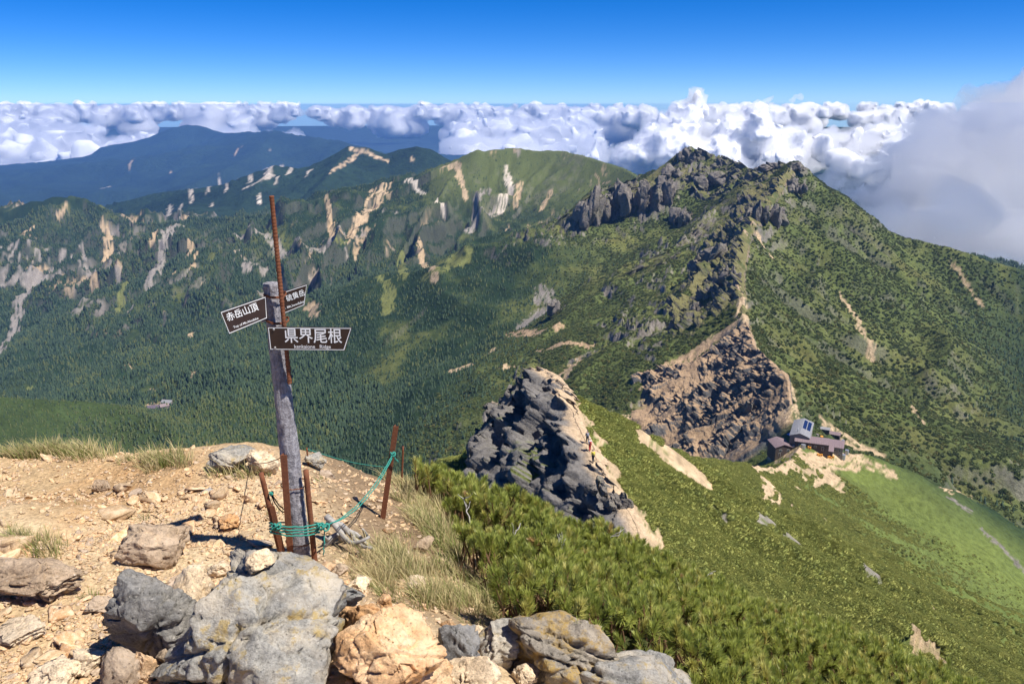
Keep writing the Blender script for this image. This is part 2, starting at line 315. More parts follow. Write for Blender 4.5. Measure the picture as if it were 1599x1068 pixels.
# zones
def seg_d(x, y, pts):
    d = np.full(x.shape, 1e9)
    for a, b in zip(pts[:-1], pts[1:]):
        ex, ey = b[0] - a[0], b[1] - a[1]; t = np.clip(((x - a[0]) * ex + (y - a[1]) * ey) / (ex * ex + ey * ey + 1e-6), 0, 1)
        d = np.minimum(d, np.hypot(x - a[0] - t * ex, y - a[1] - t * ey))
    return d
def zones(x, y):
    r = np.hypot(x, y); w = 60 * fbm(x / 150, y / 150, 3, 61)
    main = np.concatenate([RIDGES[1][0], RIDGES[2][0]])
    dm = seg_d(x, y, main); 
    # rocky crag belt: along the ridge and the upper western spurs
    dr = np.minimum.reduce([dm + 25, seg_d(x, y, RIDGES[4][0][:4]) + 5, seg_d(x, y, RIDGES[5][0][:3]) + 20, seg_d(x, y, RIDGES[6][0][:3]) + 10])
    east = (x - np.interp(y, [400, 490, 580, 660, 800, 950, 1050, 1250, 1500], [158, 171, 176, 188, 220, 268, 317, 419, 313])) > 0
    crag = ss(150, 50, dr + .7 * w + np.where(east, 75, 0)) * ss(560, 700, y + .3 * w) * ss(1800, 1600, y)
    cliff = ss(95, 60, seg_d(x, y, crest2[1:5]) + .3 * w) * (~east) * ss(435, 455, y) * ss(640, 600, y + .2 * w)
    mount = ss(340, 200, dm + w * .8) * ss(420, 520, y) * ss(2100, 1800, y)
    nearz = ss(520, 440, r + .2 * w) 
    alp = ss(-330, -250, 0 * x) 
    return r, crag, cliff, mount, nearz, east
r1, crag1, cliff1, mount1, near1, east1 = zones(x1, y1)
ld1 = seg_d(x1, y1, RIDGES[[R[8] for R in RIDGES].index('left')][0])
gu = rdg(x1 / 125 + .8 * fbm(x1 / 260, y1 / 260, 3, 151), y1 / 520, 4, 153, .55); z1 = z1 + 72 * gu * ss(20, 220, ld1) * ss(120, 480, seg_d(x1, y1, RIDGES[3][0])) * ss(1750, 2050, y1) * ss(-600, -500, z1)
er = rdg((y1 + .35 * x1) / 62 + .5 * fbm(x1 / 120, y1 / 120, 2, 171), x1 / 330, 4, 173, .5); z1 = z1 + 15 * er * mount1 * east1 * ss(20, 120, seg_d(x1, y1, np.concatenate([RIDGES[1][0], RIDGES[2][0], RIDGES[8][0]]))) * (1 - near1)
# rock relief: terraced cliffs in the crag belt, on scattered outcrops, in the valley range and the eroded face
def terrace(z, step, wob, lo, hi):
    t = (z + wob) / step; f = np.floor(t); return (f + ss(lo, hi, t - f)) * step - wob
outc = ss(.22, .45, fbm(x1 / 60, y1 / 60, 4, 131, .6) + .3 * fbm(x1 / 18, y1 / 18, 3, 135)) * mount1 * (1 - near1) * np.where(east1, .22, .9)
ribm = ss(75, 45, seg_d(x1, y1, crest2[4:9]) + .3 * 40 * fbm(x1 / 60, y1 / 60, 2, 63)) * (~east1) * ss(630, 680, y1)
ck1 = (1 - ribm) * np.maximum(crag1 * ss(-.45, .1, fbm(x1 / 38, y1 / 38, 4, 133, .65)), outc)
wob = 16 * fbm(x1 / 34, y1 / 34, 5, 137, .65) + 5 * rdg(x1 / 11, y1 / 11, 3, 141)
zt = terrace(z1, 17, wob, .36, .70)
z1 = z1 + ck1 * (.75 * (zt - z1) + 7 * np.maximum(rdg(x1 / 42, y1 / 42, 4, 81, .6), -.4) - 2 + 2.4 * rdg(x1 / 12, y1 / 12, 4, 85, .65))
z1 = z1 - cliff1 * 2.5 + 0 * (.7 * (terrace(z1, 9, 7 * fbm(x1 / 16, y1 / 16, 5, 145, .65), .36, .68) - z1) + 2.6 * rdg(x1 / 22, y1 / 22, 4, 88, .65) + 1.4 * rdg(x1 / 5, y1 / 5, 3, 89, .6) - 2)
iod = ss(150, 40, np.abs(np.hypot(x1 - 60, y1 - 2560) - 190)) * ss(2580, 2480, y1)
lc = np.clip(ss(-.05, .3, fbm(x1 / 170, y1 / 170, 3, 84) + .2 * fbm(x1 / 40, y1 / 40, 2, 86)) * ss(1800, 2050, y1) * ss(-395, -450, z1) * ss(-575, -530, z1) + .3 * iod, 0, 1)
wob = 24 * fbm(x1 / 80, y1 / 80, 5, 147, .65)
z1 = z1 + lc * (.35 * (terrace(z1, 14, wob, .3, .75) - z1) + 7 * rdg(x1 / 45, y1 / 90, 5, 87, .65))
Zg = z1.reshape(Zg.shape)
nx1, ny1, nz1 = slope_of(Xg, Yg, Zg)
# colours
n_a = fbm(x1 / 60, y1 / 60, 4, 91, .6); n_b = fbm(x1 / 14, y1 / 14, 4, 95, .6); n_c = fbm(x1 / 260, y1 / 260, 3, 99)
one = np.ones((len(x1), 1))
C1 = FOREST * (1 + .35 * n_b + .3 * n_a)[:, None]
k = (ss(.05, .5, n_a + .5 * n_c) * ss(-640, -420, z1) * .55)[:, None]; C1 = C1 * (1 - k) + SHRUB * k
k = (ss(.25, .6, n_a * .8 + n_c * .4 + .25 * n_b) * ss(-600, -430, z1) * .7)[:, None]; C1 = C1 * (1 - k) + GRASS * .75 * k
kn1 = ss(190, 90, seg_d(x1, y1, RIDGES[[R[8] for R in RIDGES].index('knoll')][0]) + 40 * n_a)
C1 = C1 * (1 - kn1[:, None]) + np.array([.048, .070, .024]) * (1 + .4 * n_b)[:, None] * kn1[:, None]
# alpine shrub and grass mix of the mountain
sh = SHRUB * (1 + .4 * n_b)[:, None]; gr = GRASS * .85 * np.stack([1 + .25 * n_a, 1 + .15 * n_b, 1 + 0 * n_a], 1)
n_f = fbm(x1 / 4.5, y1 / 4.5, 3, 97, .6); gk = (np.where(east1, .55, .7) * ss(-.12, .34, n_a * .55 + n_b * .5 + .15 * n_f + .04))[:, None]
mixm = sh * (1 - gk) + gr * gk
C1 = C1 * (1 - mount1[:, None]) + mixm * mount1[:, None]
top = (ss(1900, 2300, y1) * ss(-330, -200, z1) * (x1 > -250))[:, None]; C1 = C1 * (1 - top) + (SHRUB * .8 + GRASS * .25) * top
# near slope: creeping pine and meadow
dcr = seg_d(x1, y1, np.array(CREST))
strp = fbm(x1 / 75 + .5 * n_c, y1 / 8, 4, 161, .6); mead = np.clip(ss(18, 95, dcr + 30 * n_a + 10 * n_b) * ss(110, 240, y1) + .75 * ss(.05, .40, strp + .3 * n_a) * ss(30, 90, y1), 0, 1) 
nk = near1[:, None]
pine = np.array([.105, .125, .036]) * (1 + .35 * n_b)[:, None]
md = MEADOW * np.stack([1 + .22 * n_a + .12 * n_c, 1 + .18 * n_a, 1 + 0 * n_a], 1)
mk = np.clip(mead + .35 * ss(.1, .5, n_a), 0, 1)[:, None]
C1 = C1 * (1 - nk) + (pine * (1 - mk) + md * mk) * nk
# bare rock
nz1 = nz1 + .10 * n_f; steep = ss(.70, .56, nz1 + .10 * n_b)
rock = np.clip(ck1 * ss(.80, .64, nz1 + .12 * n_b) * 1.0 + steep * (.25 + .75 * np.clip(mount1, 0, 1)) * np.where(east1, .35, 1) * (1 - near1) + lc * ss(.02, .35, n_a * .6 + n_b * .8 + .35 * n_f + (.84 - nz1) * 1.5) * .8, 0, 1)[:, None]
rc = ROCK * (1 + .3 * n_b + .2 * fbm(x1 / 5, y1 / 5, 3, 103, .6))[:, None]
C1 = C1 * (1 - rock) + rc * rock
ck = cliff1[:, None]; drk = ss(-.05, .3, rdg(x1 / 15, y1 / 15, 3, 105, .6) - .2 + .3 * n_b + (.72 - nz1))[:, None]
C1 = C1 * (1 - ck) + (BROWN * 1.15 * (1 - drk) + DROCK * drk) * (1 + .25 * n_b)[:, None] * ck
wz = fbm(x1 / 90, y1 / 90, 3, 181); sk = fbm(x1 / 13 + 2.2 * wz, y1 / 170, 4, 183, .6); pm = fbm(x1 / 190, y1 / 190, 3, 185) + .4 * fbm(x1 / 60, y1 / 60, 2, 187)
fan = ss(.14, .30, sk + .35 * fbm(x1 / 6, y1 / 14, 2, 189)) * ss(.12, .34, pm) * ss(1800, 2050, y1) * ss(-570, -520, z1) * ss(15, 60, ld1) * ss(.97, .90, nz1)
C1 = C1 * (1 - fan[:, None]) + (SOIL * .8 * ss(-.2, .3, wz)[:, None] + ROCK * 1.25 * (1 - ss(-.2, .3, wz))[:, None]) * (1 + .3 * n_f)[:, None] * fan[:, None]
bare1 = apply_scars(x1, y1, C1, 1.); bare1 = np.maximum(bare1, fan)
bare1 = np.maximum(np.maximum(bare1, .3 * ribm), np.maximum(rock[:, 0], cliff1))
C1 = np.clip(C1, .004, .9)
# rugged sideways shift of rock so that crags are not a plain height sheet
jx = fbm(z1 / 9 + x1 / 23, y1 / 17, 3, 111); jy = fbm(z1 / 8 - y1 / 21, x1 / 19, 3, 113)
ja = np.maximum(ck1 * rock[:, 0], cliff1)
xd = x1 + ja * 4.0 * jx; yd = y1 + ja * 4.0 * jy
def drop_loose(me):
    bm = bmesh.new(); bm.from_mesh(me); bmesh.ops.delete(bm, geom=[v for v in bm.verts if not v.link_faces], context='VERTS'); bm.to_mesh(me); bm.free()
def crop(F, x, lim): return F[(x[F] < lim).all(1)]
me = mesh_np('terrain', np.stack([xd, yd, z1], 1), crop(grid_faces(len(rs1), NA1), xd, 1500.)); set_col(me, C1); drop_loose(me)
M_TER = terrain_mat('mountain_ground', .35)
terrain = obj('mountain_terrain', me, M_TER, kind='structure', label='green mountain ridges, rocky crags and wooded valley slopes')

rs2 = np.concatenate([seg(3700, 6200, 100), np.geomspace(6200, 17300, 130)]); NA2 = 600
x2, y2 = polar(rs2, NA2); z2 = HF(x2, y2)
nn = fbm(x2 / 300, y2 / 300, 4, 121, .6)
C2 = FOREST * (1 + .5 * nn)[:, None]
apply_scars(x2, y2, C2, 1.)
me = mesh_np('far', np.stack([x2, y2, z2], 1), crop(grid_faces(len(rs2), NA2), x2, 1500.)); set_col(me, np.clip(C2, .004, .9)); drop_loose(me)
obj('far_mountains', me, terrain_mat('far_ground', .02), kind='structure', label='distant forested mountains with pale scars beyond the valley')
# plain beyond, reaching the horizon
rs3 = np.geomspace(17500, 160000, 40); x3, y3 = polar(rs3, 60)
z3 = -2100 - (np.hypot(x3, y3) ** 2) / (2 * 7.4e6)
me = mesh_np('plain', np.stack([x3, y3, z3], 1), grid_faces(40, 60)); set_col(me, np.tile(np.array([.03, .05, .04]), (len(x3), 1)))
obj('far_plain', me, terrain_mat('plain_ground', .0008), kind='structure', label='low plain under the sea of clouds')


rx, ry = np.meshgrid(np.linspace(1650, 30000, 30), np.linspace(-2000, 17400, 24)); me = mesh_np('plain', np.stack([rx.ravel(), ry.ravel(), np.full(rx.size, -2150.)], 1), grid_faces(24, 30)); set_col(me, np.tile(np.array([.03, .05, .04]), (rx.size, 1)))
obj('eastern_plain', me, bpy.data.materials['plain_ground'], kind='structure', label='low plain under the cloud bank east of the ridge')
# ------------------------------------------------------------------ haze
def box_mesh(name, lo, hi):
    bm = bmesh.new(); bmesh.ops.create_cube(bm, size=1)
    for v in bm.verts: v.co = Vector([lo[i] + (v.co[i] + .5) * (hi[i] - lo[i]) for i in range(3)])
    me = bpy.data.meshes.new(name); bm.to_mesh(me); bm.free(); return me
m = bpy.data.materials.new('haze'); m.use_nodes = True; nt = m.node_tree; nt.nodes.clear()
o = nt.nodes.new('ShaderNodeOutputMaterial'); v = nt.nodes.new('ShaderNodeVolumePrincipled')
v.inputs['Color'].default_value = (.20, .44, 1, 1); v.inputs['Density'].default_value = 4.2e-5; v.inputs['Anisotropy'].default_value = .1
nt.links.new(v.outputs[0], o.inputs['Volume'])
zlo = min(z1.min(), z2.min()) - 3
obj('haze', box_mesh('haze', (-13000, -60, zlo), (1580, 17400, 3)), m, kind='stuff', label='thin blue haze filling the valley air')
# ------------------------------------------------------------------ clouds (beyond the haze box, 18 km and more away)
crng = np.random.default_rng(5)
def ico(sub):
    bm = bmesh.new(); bmesh.ops.create_icosphere(bm, subdivisions=sub, radius=1)
    V = np.array([v.co[:] for v in bm.verts]); F = np.array([[v.index for v in f.verts] for f in bm.faces]); bm.free(); return V, F
def vn3(p, s=0):
    i = np.floor(p); f = p - i; f = f * f * f * (f * (f * 6 - 15) + 10); t = 0
    for dx in (0, 1):
        for dy in (0, 1):
            for dz in (0, 1):
                hsh = _h(i[:, 0] + dx + 57 * (i[:, 2] + dz), i[:, 1] + dy + 131 * (i[:, 2] + dz), s)
                t = t + hsh * (f[:, 0] if dx else 1 - f[:, 0]) * (f[:, 1] if dy else 1 - f[:, 1]) * (f[:, 2] if dz else 1 - f[:, 2])
    return t
def fbm3(p, o=4, s=0, g=.5):
    t = 0; a = 1.; n = 0
    for k in range(o): t = t + a * vn3(p * 2 ** k + 11.7 * k, s + k); n += a; a *= g
    return t / n
def union_mesh(name, puffs, voxel, disp, seed, grow=0., far0=1e9, far1=2e9):
    """spheres -> one closed lumpy surface"""
    V0, F0 = ico(2); Vs = []; Fs = []; n = 0
    for (x, y, z, r, fl) in puffs:
        Vs.append(V0 * np.array([r + grow, r + grow, (r + grow) * fl]) + np.array([x, y, z])); Fs.append(F0 + n); n += len(V0)
    me = mesh_np(name, np.concatenate(Vs), np.concatenate(Fs))
    o = bpy.data.objects.new('tmp', me); COL.objects.link(o)
    md = o.modifiers.new('r', 'REMESH'); md.mode = 'VOXEL'; md.voxel_size = voxel; md.use_smooth_shade = True
    dg = bpy.context.evaluated_depsgraph_get(); ev = o.evaluated_get(dg); m2 = bpy.data.meshes.new_from_object(ev)
    bpy.data.objects.remove(o); bpy.data.meshes.remove(me); m2.name = name; m2.materials.clear()
    nv = len(m2.vertices); co = np.empty(nv * 3, np.float32); m2.vertices.foreach_get('co', co); co = co.reshape(-1, 3).astype(float)
    no = np.empty(nv * 3, np.float32); m2.vertex_normals.foreach_get('vector', no); no = no.reshape(-1, 3)
    d = np.zeros(nv)
    for (L, a) in disp:
        b = 1 - np.abs(vn3(co / L, seed)) * 2                      # billows: round lumps, sharp creases
        d += a * (1 - 2 * np.abs(vn3(co / L + 3.3, seed + 3))) * -1 + a * .3 * b
    co = co + no * (d * (1 - .6 * ss(far0, far1, np.hypot(co[:, 0], co[:, 1]))))[:, None]
    m2.vertices.foreach_set('co', co.astype(np.float32).ravel()); m2.update()
    m2.polygons.foreach_set('use_smooth', np.ones(len(m2.polygons), dtype=bool))
    return m2
def cauliflower(px, py, Y, rpx, n, spread=1., seed=0, fl=.8):
    """a heap of puffs whose crown is centred on a photo pixel, at distance Y"""
    g = np.random.default_rng(seed); out = []; c = np.array(at(px, py, Y)); R = rpx / F_PX * Y
    out.append((*c, R, fl))
    for k in range(n):
        v = g.normal(size=3); v /= np.linalg.norm(v); v[2] = abs(v[2]) * .9 - .25; v[1] *= spread
        rr = R * g.uniform(.28, .55); p = c + v * R * g.uniform(.75, 1.05) * np.array([1, 1, fl]); out.append((*p, rr, .9))
        for q in range(2):
            w = g.normal(size=3); w /= np.linalg.norm(w); w[2] = abs(w[2])
            out.append((*(p + w * rr * .85), rr * g.uniform(.35, .55), .95))
    return out
def cloud_mat(name):
    m, nt, b = mat(name)
    b.inputs['Base Color'].default_value = (.93, .93, .94, 1); b.inputs['Roughness'].default_value = 1; b.inputs['Specular IOR Level'].default_value = 0
    return m
def vapour_mat(name, density, an=.2):
    m = bpy.data.materials.new(name); m.use_nodes = True; nt = m.node_tree; nt.nodes.clear()
    o = nt.nodes.new('ShaderNodeOutputMaterial'); v = nt.nodes.new('ShaderNodeVolumePrincipled')
    v.inputs['Color'].default_value = (.99, .99, 1, 1); v.inputs['Density'].default_value = density; v.inputs['Anisotropy'].default_value = an
    nt.links.new(v.outputs[0], o.inputs['Volume']); return m
M_CLOUD = cloud_mat('cloud_core'); 
# sea of clouds: rows of heaps from 18 to 55 km
def sea():
    pf = []; g = np.random.default_rng(11)
    rows = [(18500, 480, 250), (19300, 520, 236), (20300, 560, 224), (21800, 600, 214), (24000, 640, 206), (27000, 700, 199), (31000, 800, 192), (36500, 900, 186), (43000, 1050, 180), (51000, 1000, 168), (60000, 1000, 163)]
    for Y, r0, top0 in rows:
        xs = np.arange(-Y * .80, Y * .82, r0 * .62)
        for x in xs:
            x = x + g.uniform(-.5, .5) * r0; y = Y + g.uniform(-.03, .03) * Y
            px = CX + x / y * F_PX * 1.02
            cov = vn(np.array([x / (r0 * 6)]), np.array([y / (r0 * 5)]), 7)[0] + .35 * vn(np.array([x / (r0 * 2)]), np.array([y / (r0 * 2)]), 8)[0]
            thr = -.03 if Y < 50000 else -.35
            if 340 < px < 540 and 23000 < Y < 38000: thr = .3
            if 1235 < px < 1385 and Y < 46000: thr = .12
            if px < 330 and Y < 19000: thr = .1
            if cov < thr: continue
            top = top0 + g.uniform(-10, 9) * (1.25 if Y < 50000 else .9) * (24000 / Y) ** .9 - cov * 9 * (24000 / Y)
            if 560 < px < 1000 and Y < 25000: top -= 5
            r = r0 * np.clip(g.lognormal(-.75, .45), .2, 1.1)
            zt = ray(px, top)[1] * y - r * .6
            pf.append((x, y, zt, r, .6)); pf.append((x, y, zt - r * .7, r * 1.35, .5))
            for k in range(5):
                a = g.uniform(0, 6.28); rr = r * g.uniform(.25, .5)
                pf.append((x + math.cos(a) * r * .85, y + math.sin(a) * r * .85, zt + r * .45 * g.uniform(-.4, 1.1), rr, .85))
    return pf
sea_p = sea()
me = union_mesh('cloud_sea', [(x, y, z - r * .10, r * .72, f) for x, y, z, r, f in sea_p], 150, [(700, 70), (300, 45)], 3, far0=30000, far1=60000)
cs = obj('cloud_sea', me, M_CLOUD, kind='stuff', label='white sea of clouds spread out to the horizon')
me = union_mesh('cloud_sea_vapour', sea_p, 140, [(600, 130), (260, 110), (120, 60)], 3, grow=70, far0=30000, far1=60000)
obj('vapour', me, vapour_mat('sea_vapour', .0030, .2), kind='stuff', parent=cs)
tow = []
for a in [(1040, 240, 20500, 46, 12, 2), (1062, 200, 21000, 32, 10, 1), (1080, 172, 21000, 20, 8, 3), (1088, 152, 21000, 10, 6, 10), (1030, 195, 21000, 18, 6, 11), (1120, 250, 20000, 44, 9, 7), (1165, 215, 20500, 40, 12, 4), (1180, 180, 20700, 19, 8, 5), (1190, 162, 20700, 8, 5, 12), (1140, 190, 20700, 15, 6, 9), (1225, 222, 20500, 24, 9, 6), (1215, 255, 20300, 36, 6, 13), (985, 245, 20300, 30, 6, 14)]:
    tow += cauliflower(*a[:5], seed=a[5])
me = union_mesh('cumulus', tow, 45, [(500, 80), (220, 60), (100, 40)], 5)
cu = obj('cumulus_cloud', me, M_CLOUD, kind='stuff', label='white cumulus towers rising behind the rocky summit')
me = union_mesh('cumulus_vapour', tow, 80, [(500, 100), (220, 75), (100, 40)], 5, grow=110)
obj('vapour', me, vapour_mat('cumulus_vapour', .0040, .3), kind='stuff', parent=cu)
bank = []
for (px, py, Y, rp, n, s) in [(1490, 250, 12500, 80, 10, 21), (1560, 225, 12700, 70, 10, 22), (1420, 262, 12500, 55, 9, 23), (1380, 315, 12300, 50, 8, 24), (1650, 250, 12800, 100, 9, 25), (1455, 340, 11800, 72, 9, 26), (1540, 355, 11600, 88, 9, 27), (1360, 262, 12800, 22, 7, 28), (1455, 190, 12900, 32, 8, 29), (1620, 380, 11400, 80, 6, 30), (1330, 300, 12900, 30, 6, 31), (1530, 160, 12900, 24, 7, 32), (1410, 375, 11600, 50, 6, 33), (1480, 400, 11200, 60, 5, 34), (1420, 400, 9200, 40, 5, 35), (1500, 420, 9000, 55, 6, 36), (1590, 430, 9000, 60, 6, 37), (1660, 420, 9300, 60, 5, 38), (1560, 290, 11800, 70, 8, 39), (1440, 290, 12000, 50, 8, 40), (1390, 350, 11400, 36, 6, 41), (1565, 170, 12600, 48, 9, 52), (1630, 150, 12800, 60, 9, 53), (1490, 190, 12700, 42, 9, 54), (1520, 150, 12900, 26, 7, 55), (1370, 385, 7400, 30, 6, 42), (1420, 405, 7200, 40, 6, 43), (1490, 425, 7000, 50, 6, 44), (1570, 440, 7000, 55, 6, 45), (1650, 440, 7000, 60, 6, 46), (1400, 330, 9000, 40, 7, 47), (1340, 345, 9500, 34, 6, 48), (1320, 320, 9800, 30, 6, 49), (1500, 330, 8500, 60, 8, 50), (1300, 290, 10500, 26, 6, 51)]:
    bank += [p for p in cauliflower(px, py, Y, rp, n, seed=s) if p[0] - p[3] > 2950 and p[3] > 95]
me = union_mesh('bank', bank, 60, [(600, 110), (260, 75), (110, 40)], 8)
obj('cloud_bank', me, vapour_mat('bank_vapour', .0036, .78), kind='stuff', label='grey cloud bank drifting up behind the eastern ridge')
wisps = [((262, 172), 15600 + 3000, 10, 31), ((244, 184), 18600, 8, 32), ((280, 165), 18700, 6, 33), ((337, 175), 18700, 4, 34), ((1246, 150), 20000, 7, 35), ((1238, 158), 20000, 5, 36)]
wp = []
for (c, Y, rp, s) in wisps: wp += cauliflower(*c, Y, rp, 6, seed=s)
me = union_mesh('wisp', wp, 28, [(200, 40), (90, 25)], 9)
obj('cloud_wisps', me, vapour_mat('wisp_vapour', .0030, .3), kind='stuff', label='small loose scraps of cloud above the cloud sea')
# ------------------------------------------------------------------ vegetation
vrng = np.random.default_rng(77)
def leaf_mat(name, cols, spread=.25, rough=.7, spec=.2, transl=0.0):
    m, nt, b = mat(name)
    oi = N(nt, 'ShaderNodeObjectInfo')
    c = ramp(nt, oi.outputs['Random'], [(i / max(1, len(cols) - 1), c) for i, c in enumerate(cols)])
    nt.links.new(c, b.inputs['Base Color']); b.inputs['Roughness'].default_value = rough; b.inputs['Specular IOR Level'].default_value = spec
    if transl: b.inputs['Subsurface Weight'].default_value = 0
    return m
def instancer(name, pts, rot, scl, protos, label, pick=None):
    """one object: a cloud of points carrying copies of a few small plants"""
    n = len(pts); me = bpy.data.meshes.new(name); me.vertices.add(n); me.vertices.foreach_set('co', np.ascontiguousarray(pts, dtype=np.float32).ravel())
    a = me.attributes.new('rot', 'FLOAT_VECTOR', 'POINT'); a.data.foreach_set('vector', np.ascontiguousarray(rot, dtype=np.float32).ravel())
    a = me.attributes.new('scl', 'FLOAT_VECTOR', 'POINT'); a.data.foreach_set('vector', np.ascontiguousarray(scl, dtype=np.float32).ravel())
    a = me.attributes.new('pick', 'INT', 'POINT'); a.data.foreach_set('value', (vrng.integers(0, len(protos), n) if pick is None else pick).astype(np.int32))
    o = obj(name, me, kind='stuff', label=label)
    pc = bpy.data.collections.new(name + '_kinds')
    for i, (pm, mt) in enumerate(protos):
        if not pm.materials: pm.materials.append(mt)
        po = bpy.data.objects.new('%s_kind_%02d' % (name, i), pm); pc.objects.link(po)
    ng = bpy.data.node_groups.new(name, 'GeometryNodeTree')
    ng.interface.new_socket('Geometry', in_out='INPUT', socket_type='NodeSocketGeometry'); ng.interface.new_socket('Geometry', in_out='OUTPUT', socket_type='NodeSocketGeometry')
    gi = ng.nodes.new('NodeGroupInput'); go = ng.nodes.new('NodeGroupOutput'); ci = ng.nodes.new('GeometryNodeCollectionInfo'); ip = ng.nodes.new('GeometryNodeInstanceOnPoints')
    ci.inputs['Collection'].default_value = pc; ci.inputs['Separate Children'].default_value = True; ci.inputs['Reset Children'].default_value = True
    def na(nm, t):
        q = ng.nodes.new('GeometryNodeInputNamedAttribute'); q.data_type = t; q.inputs['Name'].default_value = nm; return q.outputs['Attribute']
    e2r = ng.nodes.new('FunctionNodeEulerToRotation'); ng.links.new(na('rot', 'FLOAT_VECTOR'), e2r.inputs[0])
    ng.links.new(gi.outputs[0], ip.inputs['Points']); ng.links.new(ci.outputs[0], ip.inputs['Instance']); ip.inputs['Pick Instance'].default_value = True
    ng.links.new(na('pick', 'INT'), ip.inputs['Instance Index']); ng.links.new(e2r.outputs[0], ip.inputs['Rotation']); ng.links.new(na('scl', 'FLOAT_VECTOR'), ip.inputs['Scale'])
    ng.links.new(ip.outputs[0], go.inputs[0])
    md = o.modifiers.new('plants', 'NODES'); md.node_group = ng
    return o
def cone_tree(seed, h=1., w=.42, tiers=4, n=6):
    g = np.random.default_rng(seed); V = []; F = []
    for t in range(tiers):
        zb = h * (.06 + .8 * t / tiers); zt = min(h, zb + h * (1.0 / tiers) * 1.75); r = w * .5 * (1 - .8 * t / tiers) * g.uniform(.85, 1.15)
        b = len(V); a0 = g.uniform(0, 6.28); V.append((g.normal() * .01, g.normal() * .01, zt))
        for k in range(n):
            a = a0 + 6.283 * k / n; rr = r * g.uniform(.65, 1.2); V.append((math.cos(a) * rr, math.sin(a) * rr, zb + g.uniform(-.04, .04)))
        for k in range(n): F.append((b, b + 1 + k, b + 1 + (k + 1) % n))
    return mesh_np('conifer', np.array(V), np.array(F), smooth=False)
def tuft_blob(seed, n=55, ln=.3, wd=.12):
    """rounded bush made of leaf-sized faces"""
    g = np.random.default_rng(seed); V = []; F = []
    for k in range(n):
        d = g.normal(size=3); d /= np.linalg.norm(d); d[2] = abs(d[2]) ** .8
        p = d * np.array([.5, .5, .55]) * g.uniform(.7, 1.0); e = np.cross(d, g.normal(size=3)); e /= np.linalg.norm(e); t = np.cross(d, e)
        dd = d + g.normal(size=3) * .5; dd /= np.linalg.norm(dd); b = len(V)
        V += [p - e * wd, p + e * wd, p + dd * ln * g.uniform(.6, 1.1) + t * .05]; F.append((b, b + 1, b + 2))
        V += [p - t * wd, p + t * wd, p + dd * ln * .8]; F.append((b + 3, b + 4, b + 5))
    v0, f0 = ico(1); b = len(V); V += list(v0 * np.array([.46, .46, .42]) + np.array([0, 0, .1])); F += [tuple(f + b) for f in f0]
    return mesh_np('bush', np.array(V), np.array(F), smooth=False)
def pine_clump(seed, n=80):
    """patch of upright creeping-pine shoots"""
    g = np.random.default_rng(seed); V = []; F = []
    for k in range(n):
        a = g.uniform(0, 6.283); r = math.sqrt(g.uniform(0, 1)) * .56; x, y = math.cos(a) * r, math.sin(a) * r
        z = .42 * (1 - (r / .62) ** 2) * g.uniform(.7, 1.05) ; ax = np.array([x * .8 + g.normal() * .15, y * .8 + g.normal() * .15, 1.]); ax /= np.linalg.norm(ax)
        p = np.array([x, y, z]); L = g.uniform(.14, .22)
        for q in range(6):
            th = 6.283 * q / 6 + g.uniform(-.4, .4); s = np.array([math.cos(th), math.sin(th), 0]); w = np.cross(s, ax); w *= .022
            tip = p + ax * L * g.uniform(.7, 1.1) + s * L * g.uniform(.25, .6); b = len(V)
            V += [p - w, p + w, tip]; F.append((b, b + 1, b + 2))
    v0, f0 = ico(1); b = len(V); V += list(v0 * np.array([.56, .56, .40]) + np.array([0, 0, .02])); F += [tuple(f + b) for f in f0]
    return mesh_np('pine_clump', np.array(V), np.array(F), smooth=False)
# grid lookup of the terrain fields
lr1 = np.log(rs1)
def look(x, y, *fields):
    r = np.hypot(x, y); th = np.arctan2(x, y); fi = np.interp(np.log(r), lr1, np.arange(len(rs1))); fj = (th + AZ) / (2 * AZ) * (NA1 - 1)
    i = np.clip(fi.astype(int), 0, len(rs1) - 2); j = np.clip(fj.astype(int), 0, NA1 - 2); a = (fi - i); b = np.clip(fj - j, 0, 1); out = []
    for f in fields:
        f = f.reshape(len(rs1), NA1)
        out.append(f[i, j] * (1 - a) * (1 - b) + f[i + 1, j] * a * (1 - b) + f[i, j + 1] * (1 - a) * b + f[i + 1, j + 1] * a * b)
    return out
def spread(n, r0, r1, p, az=math.radians(39)):
    """points with density ~ r^-p per area"""
    u = vrng.uniform(0, 1, n); e = 2 - p; r = (r0 ** e + u * (r1 ** e - r0 ** e)) ** (1 / e) if abs(e) > 1e-6 else r0 * (r1 / r0) ** u
    th = vrng.uniform(-az, az, n); return r * np.sin(th), r * np.cos(th), r
def upright(n, tilt=.06): return np.stack([vrng.normal(0, tilt, n), vrng.normal(0, tilt, n), vrng.uniform(0, 6.283, n)], 1)
gk1 = gk[:, 0]; mk1 = mk[:, 0]
